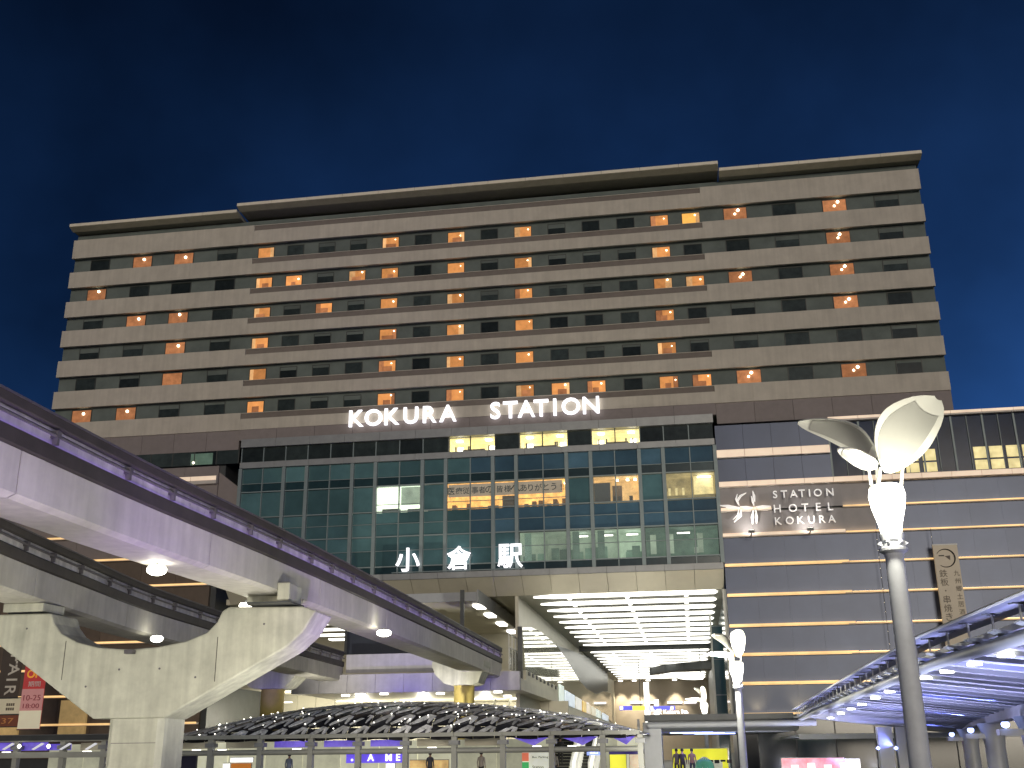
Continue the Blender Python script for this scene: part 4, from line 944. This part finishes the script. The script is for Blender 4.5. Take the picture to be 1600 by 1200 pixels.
# ================================================================== cross canopy in front of the entrance
xc = thing('cross_canopy', (2, 74, 0), 'pale flat canopy with blue lit underside in front of the entrance', 'canopy')
CANP = mat('canopy_paint', (.44, .46, .46), .5, .1, var=.06)
x0 = at(1005, 1140, 72).x
obj('roof_slab', MB().prism([(72, 3.25), (72.0, 3.62), (73, 3.78), (98, 3.9), (98, 2.95), (74, 2.85)], 'x', x0 + .3, 6.6), CANP, xc)
obj('side_slab', MB().box(6.62, 24, 74.5, 90, 2.45, 2.6), CANP, xc); box('side_fascia', 6.62, 24, 74.2, 74.49, 2.3, 2.62, CANP, xc)
for x in (3.5, 8, 12, 16): u_ = box('added_uplight', x, x + .3, 76, 76.3, 0, .25, DGREY, xc); light('uplight_beam', 'SPOT', (x + .1, 76.1, .3), (.82, .84, 1), 520, .1, (x + .1, 78, 3), 140, u_, 1.0)  # unseen lamps added to brighten the canopy underside
box('roof_edge', x0 + .1, 6.2, 71.85, 71.995, 3.45, 3.85, DGREY, xc); obj('edge_pipe', MB().tube([(x0 + .3, 71.6, 3.2), (7.5, 71.6, 3.25)], .2, 10), CANP, xc, True)
box('end_frame', x0, x0 + 1.15, 71.7, 74, 0, 3.4, CANP, xc, .05); box('end_post', x0 - .35, x0 - .2, 71.8, 72, 0, 3.6, GREYM, xc)
u_ = box('added_uplight', .3, .6, 77, 77.3, 0, .25, DGREY, xc); light('uplight_beam', 'SPOT', (.4, 77.1, .3), (.2, .2, 1), 900, .1, (.2, 78, 3), 120, u_, 1.0)  # blue lamp added to tint the underside
for k in range(3): obj('led_tube', MB().box(x0 + 1.6 + k * .8, x0 + 4.4 + k * .8, 76 + k * 2.5, 76.12 + k * 2.5, 2.78, 2.84), E_BLUE, xc)
line_of_text('roof_lettering', '小倉駅 Kokura Sta.', x0 + .2, x0 + 2.9, 71.95, 3.87, .34, E_SIGN, xc, .06, .02)
t, x0, x1, z0, z1 = sg('yellow_billboard', 'yellow billboard with pale lower half behind the standing people', 'billboard', 1051, 1170, 1137, 1199, 86, (.85, .82, .03), .6)
box('pale_lower', x0 + .9, x1 - .4, 85.9, 85.99, 0, z0 + 1.05, mat('pale_lower_face', (.6, .62, .5), .5, var=.4, emit=(.7, .7, .5), es=.3), t)
for k in range(4): box('print_mark', x0 + 2.6 + k * .45, x0 + 2.95 + k * .45, 85.84, 85.89, .9 - .1 * (k % 2), 1.05, BLACK, t)
gb = thing('green_glass_dome', (at(1101, 1195, 76).x, 76, 0), 'small green glass dome beside the yellow billboard', 'glass dome')
gc = at(1101, 1199, 76)
obj('glass_shell', MB().lathe([(.66, 0), (.65, .5), (.58, .9), (.4, 1.12), (.05, 1.24)], (gc.x, 76, .0), 16), mat('green_glass', (.08, .28, .2), .15, var=.3, emit=(.1, .35, .25), es=.3), gb, True)
for k in range(6):
    a = math.pi * k / 6; obj('dome_rib', MB().tube([(gc.x + .69 * math.cos(a + .3) * math.cos(t_), 76 + .69 * math.sin(a + .3) * math.cos(t_), .02 + 1.26 * math.sin(t_)) for t_ in [R(12 * j) for j in range(16)]], .025, 5), WHITE, gb)
t, x0, x1, z0, z1 = sg('pink_lightbox', 'pink lit poster box under the right canopy', 'poster', 1222, 1185, 1319, 1199, 70, (.85, .25, .30), .9, var=.5)
for k in range(4): box('pale_figure', x0 + .5 + k * .95, x0 + .95 + k * .95, 69.92, 69.99, 0, z1 - .35 + .1 * (k % 2), mat('pale_figure', (.9, .7, .68), .5, emit=(1, .75, .72), es=.7), t)
sg('white_lightbox', 'white lit box right of the pink poster box', 'poster', 1321, 1186, 1344, 1199, 70, (1, .98, .92), 1.2)
dk = thing('shadowed_shop_wall', (14, 92, 0), 'dark glazed shop wall beneath the right canopy', 'wall')
for i in range(10): box('dark_pane', 5 + i * 3 + .05, 8 + i * 3 - .05, 92, 92.2, 0, 4.4, mat('dark_green_glass', (.03, .05, .045), .15, rnd=.4), dk)

# ================================================================== right canopy
rc = thing('walkway_canopy', (9, 40, 0), 'long pale walkway canopy at the right, its ribbed ceiling lit blue from columns', 'canopy')
EDGE = [(5.45, 13), (5.48, 19), (5.15, 26.7), (5.3, 35), (5.5, 43.8), (5.8, 58), (6.2, 73)]
INN = [(8.9, 13), (9.5, 24), (10.9, 38), (11.9, 46), (13.2, 56), (14.6, 64), (16, 73)]
def lerp(T, y):
    for (a, ya), (b, yb) in zip(T, T[1:]):
        if y <= yb: return a + (b - a) * (y - ya) / (yb - ya)
    return T[-1][0]
def zceil(x, y): xe = lerp(EDGE, y); return 3.72 - .115 * (x - xe)
ys = [13 + k * 1.5 for k in range(41)]
mb = MB(); vs = []
for y in ys:
    xe = lerp(EDGE, y) + .55; xi = lerp(INN, y) + .9
    vs += [(xe, y, zceil(xe, y)), (xi, y, zceil(xi, y)), (xi, y, zceil(xi, y) + .12), (xe, y, zceil(xe, y) + .12)]
obj('roof_sheet', mb.add(vs, [(k * 4 + i, k * 4 + (i + 1) % 4, k * 4 + 4 + (i + 1) % 4, k * 4 + 4 + i) for k in range(40) for i in range(4)] + [(0, 1, 2, 3), (160, 163, 162, 161)]), CANP, rc)
for k in range(38):
    y = 13.6 + k * 1.58; xe = lerp(EDGE, y) + .2; xi = lerp(INN, y) + .6
    za, zb_ = zceil(xe, y), zceil(xi, y)
    obj('purlin', MB().add([(xe, y, za - .03), (xe, y + .42, za - .03), (xe + .3, y + .42, za - .13), (xe + .3, y, za - .13), (xi, y, zb_ - .12), (xi, y + .42, zb_ - .12), (xe, y, za - .002), (xe, y + .42, za - .002), (xi, y, zb_ - .002), (xi, y + .42, zb_ - .002)],
        [(0, 3, 4, 8, 6), (1, 7, 9, 5, 2), (3, 2, 5, 4), (0, 1, 2, 3), (6, 8, 9, 7), (0, 6, 7, 1), (4, 5, 9, 8)]), CANP, rc)
    xg = lerp(EDGE, y + .2)
    obj('spider_rod', MB().tube([(xg + .28, y + .2, zceil(xg, y) + .0), (xg + .28, y + .2, zceil(xg, y) + .25)], .022, 6), WHITE, rc)
    obj('spider_fitting', MB().tube([(xg + .14, y + .06, zceil(xg, y) + .262), (xg + .42, y + .34, zceil(xg, y) + .262)], .016, 5).tube([(xg + .42, y + .06, zceil(xg, y) + .275), (xg + .14, y + .34, zceil(xg, y) + .275)], .016, 5), GREYM, rc)
GE = mat('eave_glass', (.40, .42, .60), .3, var=.08, alpha=.82)
for k in range(20):
    y0, y1 = 13 + k * 3, 16 + k * 3 - .03
    a0, a1 = lerp(EDGE, y0), lerp(EDGE, y1)
    obj('eave_glass', MB().add([(a0, y0, 4.02), (a1, y1, 4.02), (a1 + .75, y1, 3.98), (a0 + .75, y0, 3.98), (a0, y0, 4.05), (a1, y1, 4.05), (a1 + .75, y1, 4.01), (a0 + .75, y0, 4.01)], [(0, 1, 2, 3), (4, 7, 6, 5), (0, 4, 5, 1), (1, 5, 6, 2), (2, 6, 7, 3), (3, 7, 4, 0)]), GE, rc)
obj('eave_rim', MB().tube([(lerp(EDGE, y), y, 4.03) for y in ys], .035, 6), WHITE, rc)
obj('edge_pipe', MB().tube([(lerp(EDGE, y) + .42, y, 3.46) for y in ys], .13, 12), CANP, rc, True)
for px, py in ((1572, 1025), (1523, 1038), (1480, 1050), (1446, 1060), (1390, 1081), (1368, 1091), (1347, 1101), (1330, 1108), (1314, 1115), (1298, 1122), (1285, 1127)):
    d = ray(px, py); q_ = CAM + d * ((3.36 - CAM.z) / d.z)
    q_ = CAM + d * ((zceil(q_.x, min(q_.y, 72)) - .16 - CAM.z) / d.z)
    if q_.y < 72.5: obj('downlight', MB().lathe([(.17, -.02), (.17, .03)], q_, 12), E_LAMP, rc)
obj('back_beam', MB().sweep([(.3, 0), (.3, .38), (-.3, .38), (-.3, 0)], [Vector((lerp(INN, y), y, 2.62)) for y in ys]), CANP, rc)
for yc in (39.6, 50.4, 63.9, 27):
    x = lerp(INN, yc)
    cl = obj('column', MB().lathe([(.42, 0), (.40, 1.7), (.46, 2.2), (.62, 2.62)], (x, yc, 0), 20), CANP, rc, True)
    box('column_arm', x - 1.15, x - .35, yc - .2, yc + .2, 2.02, 2.22, CANP, cl)
    obj('uplight', MB().lathe([(.02, -.1), (.12, -.05), (.14, .04), (.10, .10)], (x - .95, yc - .25, 2.34), 10), E_BLUE, cl, True)
    light('uplight_beam', 'SPOT', (x - 1.0, yc - .3, 2.5), (.16, .20, 1), 1100, .08, (x - 3.4, yc - .6, 3.4), 110, cl, .9)
for k, yc in enumerate((20, 27, 34, 41, 48, 55, 62, 69)):   # low lamps added to brighten the canopy ceiling and eave
    x = lerp(EDGE, yc) + 2.6
    u_ = box('added_uplight', x - .15, x + .15, yc - .15, yc + .15, 0, .25, DGREY, rc)
    light('uplight_beam', 'SPOT', (x, yc, .32), (.50, .50, 1), 1200, .12, (x, yc, 3), 150, u_, 1.0)
    x = lerp(EDGE, yc) - .6
    u_ = box('added_uplight', x - .15, x + .15, yc - .15, yc + .15, 0, .25, DGREY, rc)
    light('uplight_beam', 'SPOT', (x, yc, .32), (.66, .70, 1), 900, .12, (x + 1.0, yc, 3.6), 110, u_, 1.0)
for px in (1372, 1400):
    q_ = at(px, 1169, 70); cl = box('column', q_.x + .1, q_.x + .9, 70, 70.8, 0, 2.9, CANP, rc); obj('uplight', MB().lathe([(.02, -.1), (.13, 0), (.02, .1)], q_, 10), E_BLUE, cl); light('uplight_beam', 'SPOT', q_ + Vector((-.1, -.1, .15)), (.16, .2, 1), 900, .08, q_ + Vector((-2, -1, .9)), 110, cl, .9)

# ================================================================== leaf-shaped street lamps
lampA = thing('street_lamp', (3.16, 17, 0), 'tall street lamp with three leaf shaped reflectors, the nearest and largest of the row', 'street lamp', 'leaf street lamps on the deck')
POST = mat('lamp_post_paint', (.74, .77, .82), .55, .0, var=.1, scale=3)
LEAFM = mat('leaf_reflector', (.72, .72, .66), .45, var=.04)
LEAFI = mat('leaf_inner_panel', (.36, .36, .33), .6, var=.08)
bx, by = 3.16, 17
obj('post', MB().lathe([(.17, 0), (.155, 1.3), (.135, 4.3), (.135, 4.35)], (bx, by, 0), 24), POST, lampA, True)
obj('collar', MB().lathe([(.14, 4.35), (.145, 4.40), (.21, 4.44), (.215, 4.48), (.15, 4.51), (.145, 4.58), (.17, 4.60), (.185, 4.70), (.15, 4.72)], (bx, by, 0), 24), POST, lampA)
for k in range(6):
    a = k * math.pi / 3; o = obj('collar_fin', MB().prism([(.14, 4.5), (.24, 4.56), (.14, 4.62)], 'y', -.02, .02), POST, lampA)
    o.location = Vector((bx + .18 * math.cos(a), by + .18 * math.sin(a), 4.56)) - WPOS['street_lamp']; o.rotation_euler = (0, 0, a)
obj('lantern', MB().lathe([(.15, 4.72), (.18, 4.87), (.25, 5.12), (.275, 5.30), (.25, 5.42), (.17, 5.47)], (bx, by, 0), 24), E_LANT, lampA, True)
for k in range(4):
    a = k * math.pi / 2 + .5
    obj('lantern_rib', MB().tube([(bx + .165 * math.cos(a), by + .165 * math.sin(a), 4.71), (bx + .195 * math.cos(a), by + .195 * math.sin(a), 4.87), (bx + .27 * math.cos(a), by + .27 * math.sin(a), 5.18), (bx + .25 * math.cos(a), by + .25 * math.sin(a), 5.44)], .018, 6), POST, lampA, True)
def leaf(cpx, wid, Y0, dip, name='leaf_reflector', off=None):
    """leaf blade along a spine of photo points at real depths; opens towards the lantern below"""
    sp_ = [at(a, b, yy) for a, b, yy in cpx]; n_ = 14; m_ = 8; vs = []
    P = path_pts(sp_, 9) if len(sp_) < 2 else None
    def spine(t):
        s_ = t * (len(sp_) - 1); i = min(int(s_), len(sp_) - 2); f_ = s_ - i
        p0 = sp_[max(i - 1, 0)]; p1 = sp_[i]; p2 = sp_[i + 1]; p3 = sp_[min(i + 2, len(sp_) - 1)]
        return .5 * ((2 * p1) + (p2 - p0) * f_ + (2 * p0 - 5 * p1 + 4 * p2 - p3) * f_ * f_ + (3 * p1 - p0 - 3 * p2 + p3) * f_ ** 3)
    wv = wid[1]
    rows = []
    for i in range(n_ + 1):
        t = i / n_; c = spine(t); prof = math.sin(math.pi * min(.02 + t * .98, .985) ** wid[2]) ** .7 * wid[0]
        rows.append([c + wv * prof * s_ + Vector(dip) * (-(1 - s_ * s_)) * prof * .5 for s_ in [(-1 + 2 * j / m_) for j in range(m_ + 1)]])
    def sheet(rows, th, nm, m):
        vs = [v for r_ in rows for v in r_]; a = len(rows); b = len(rows[0]); fs_ = [(i * b + j, (i + 1) * b + j, (i + 1) * b + j + 1, i * b + j + 1) for i in range(a - 1) for j in range(b - 1)]
        nrm = Vector(dip).normalized() * th; k = len(vs); v2 = vs + [v - nrm for v in vs]
        f2 = fs_ + [tuple(q_ + k for q_ in f[::-1]) for f in fs_]
        ring_ = [j for j in range(b)] + [i * b + b - 1 for i in range(1, a)] + [(a - 1) * b + j for j in range(b - 2, -1, -1)] + [i * b for i in range(a - 2, 0, -1)]
        f2 += [(ring_[i], ring_[(i + 1) % len(ring_)], ring_[(i + 1) % len(ring_)] + k, ring_[i] + k) for i in range(len(ring_))]
        return obj(nm, MB().add(v2, f2), m, lampA, True)
    lf = sheet(rows, .03, name, LEAFM)
    inn = [[r_[j] + Vector(dip).normalized() * .02 for j in range(1, m_)] for r_ in rows[2:-2]]
    sheet(inn, .012, 'leaf_panel', LEAFI)
leaf([(1384, 735, 17.0), (1397, 700, 16.8), (1424, 660, 16.5), (1466, 622, 16.2)], (.43, Vector((-.72, .12, .69)).normalized(), 1.25), 17, (.35, -.85, .4))
leaf([(1369, 718, 17.0), (1340, 690, 17.1), (1300, 672, 17.2), (1247, 661, 17.3)], (.21, Vector((.42, -.25, .85)).normalized(), .85), 17, (-.1, -.6, -.7))
leaf([(1372, 728, 16.9), (1352, 722, 16.6), (1330, 712, 16.2), (1309, 704, 15.8)], (.13, Vector((.25, -.55, .8)).normalized(), .85), 17, (.1, -.55, -.85))
for px0, py0, px1, py1, yy in ((1362, 752, 1356, 727, 16.85), (1373, 752, 1368, 720, 17.0), (1408, 755, 1412, 715, 16.9), (1372, 752, 1376, 730, 16.8)):
    obj('leaf_stem', MB().tube([at(px0, py0 + 10, 16.95), at(px1, py1, yy)], [.03, .02], 8), LEAFM, lampA)
light('lantern_light', 'POINT', (bx, by, 5.6), (1, .95, .78), 5, .18, parent=lampA)
light('lantern_light', 'POINT', (bx - .1, by - .55, 5.2), (1, .95, .78), 125, .12, parent=lampA)
copy_tree(lampA, (1.9, 46, -.42), R(-28), 1, 'street lamp with leaf reflectors standing before the cross canopy, second in the row')
copy_tree(lampA, (.98, 88, -.3), R(-40), 1, 'small far street lamp glowing just above the cross canopy roof edge')
for o in COL.objects:   # the two farther lamps burn brighter towards us
    if o.name.startswith('lantern_light') and o.parent and o.parent.name in ('street_lamp.001', 'street_lamp.002'):
        o.data = o.data.copy(); o.data.energy *= 7
# an extra lamp added out of view to light the pier
copy_tree(lampA, (-25, 20, 0), R(90), 1, 'added street lamp of the same kind beside the big pier, outside the picture')

# ================================================================== assumed violet floodlights, out of view on the deck, washing the girder
for k, (x, y, tx, ty, tz, pw) in enumerate(((-11.5, 22, -17.9, 27, 11.2, 2500), (-11.5, 31, -17.6, 37, 11.2, 3400), (-10.5, 44, -17.5, 53, 11.2, 2800), (-11, 57, -17.5, 66, 10.9, 1400))):
    t = thing('assumed_violet_flood', (x, y, 0), 'violet floodlight standing on the deck', 'floodlight', 'assumed violet floodlights below the track')
    box('lamp_body', x - .18, x + .18, y - .12, y + .12, .25, .5, DGREY, t); box('lamp_foot', x - .05, x + .05, y - .05, y + .05, 0, .25, DGREY, t)
    light('flood_beam', 'SPOT', (x, y, .62), (.42, .22, 1), pw, .15, (tx, ty, tz), 62, t, 1.0)  # unseen lamps added to tint the girder violet
VIOW = ('beside the big pier', 'below the nearer girder', 'between the pier and the dome', 'close to the dome canopy')
for o_, w_ in zip([o for o in COL.objects if o.name.startswith('assumed_violet_flood')], VIOW): o_['label'] = 'assumed violet floodlight standing on the deck ' + w_
for k, (x, y, tx, ty, tz, pw, lb) in enumerate(((-15.5, 38, -20, 46, 5.6, 1900, 'right in front of the big pier'), (-33, 38, -28, 46, 6.5, 2200, 'left in front of the big pier'), (-14, 24, -19, 32, 8.5, 1700, 'under the near end of the girder'), (-9, 25, -17.8, 27, 8.4, 2100, 'right of the near end of the girder'), (-9, 37, -17.6, 41, 8.2, 2300, 'right of the big pier'), (-8.5, 50, -17.5, 57, 8.2, 1900, 'left of the second lamp post'), (-15.5, 56, -18.5, 58, 8.4, 700, 'behind the big pier'), (-17.5, 47.2, -19.5, 47.2, 4.6, 700, 'close under the right arm of the big pier'), (-2, 62, .5, 72, 3.5, 1600, 'facing the cross canopy'), (5, 62, 5, 72, 3.4, 1900, 'beside the second lamp post'), (-26, 30, -26, 38, 8.6, 1500, 'under the farther track'))):
    t = thing('added_floodlight', (x, y, 0), 'added warm white floodlight on the deck ' + lb, 'floodlight', 'added warm floodlights under the tracks')
    box('lamp_body', x - .25, x + .25, y - .15, y + .15, .3, .6, DGREY, t); box('lamp_foot', x - .06, x + .06, y - .06, y + .06, 0, .3, DGREY, t)
    light('flood_beam', 'SPOT', (x, y, .75), (1, .95, .83), pw, .3, (tx, ty, tz), 120, t, 1.0)  # unseen floods added to brighten pier, girders and cross canopy
for k, (x, y, tgt, pw) in enumerate((((-26, 98, (-27, 104, 9.5), 1100)), (-20.5, 99, (-19, 104, 8.2), 400), (-36.5, 92.5, (-37, 95, 8.4), 250), (-20, 92.5, (-21.3, 95, 8.4), 250))):
    t = thing('assumed_violet_flood', (x, y, 0), 'assumed violet floodlight on a stand ' + ('aimed at the middle of the deck edge', 'aimed at the right end of the deck edge', 'before the left bowl headed pier', 'before the right bowl headed pier')[k], 'floodlight', 'assumed violet floodlights by the station front')
    obj('stand', MB().tube([(x, y, 0), (x, y, 4.3)], .08, 8), DGREY, t); box('lamp_body', x - .2, x + .2, y - .15, y + .15, 4.3, 4.6, DGREY, t)
    light('flood_beam', 'SPOT', (x, y + .2, 4.75), (.26, .2, 1), pw, .15, tgt, 90, t, 1.0)  # hidden lamps added to tint the deck edge and bowl piers violet
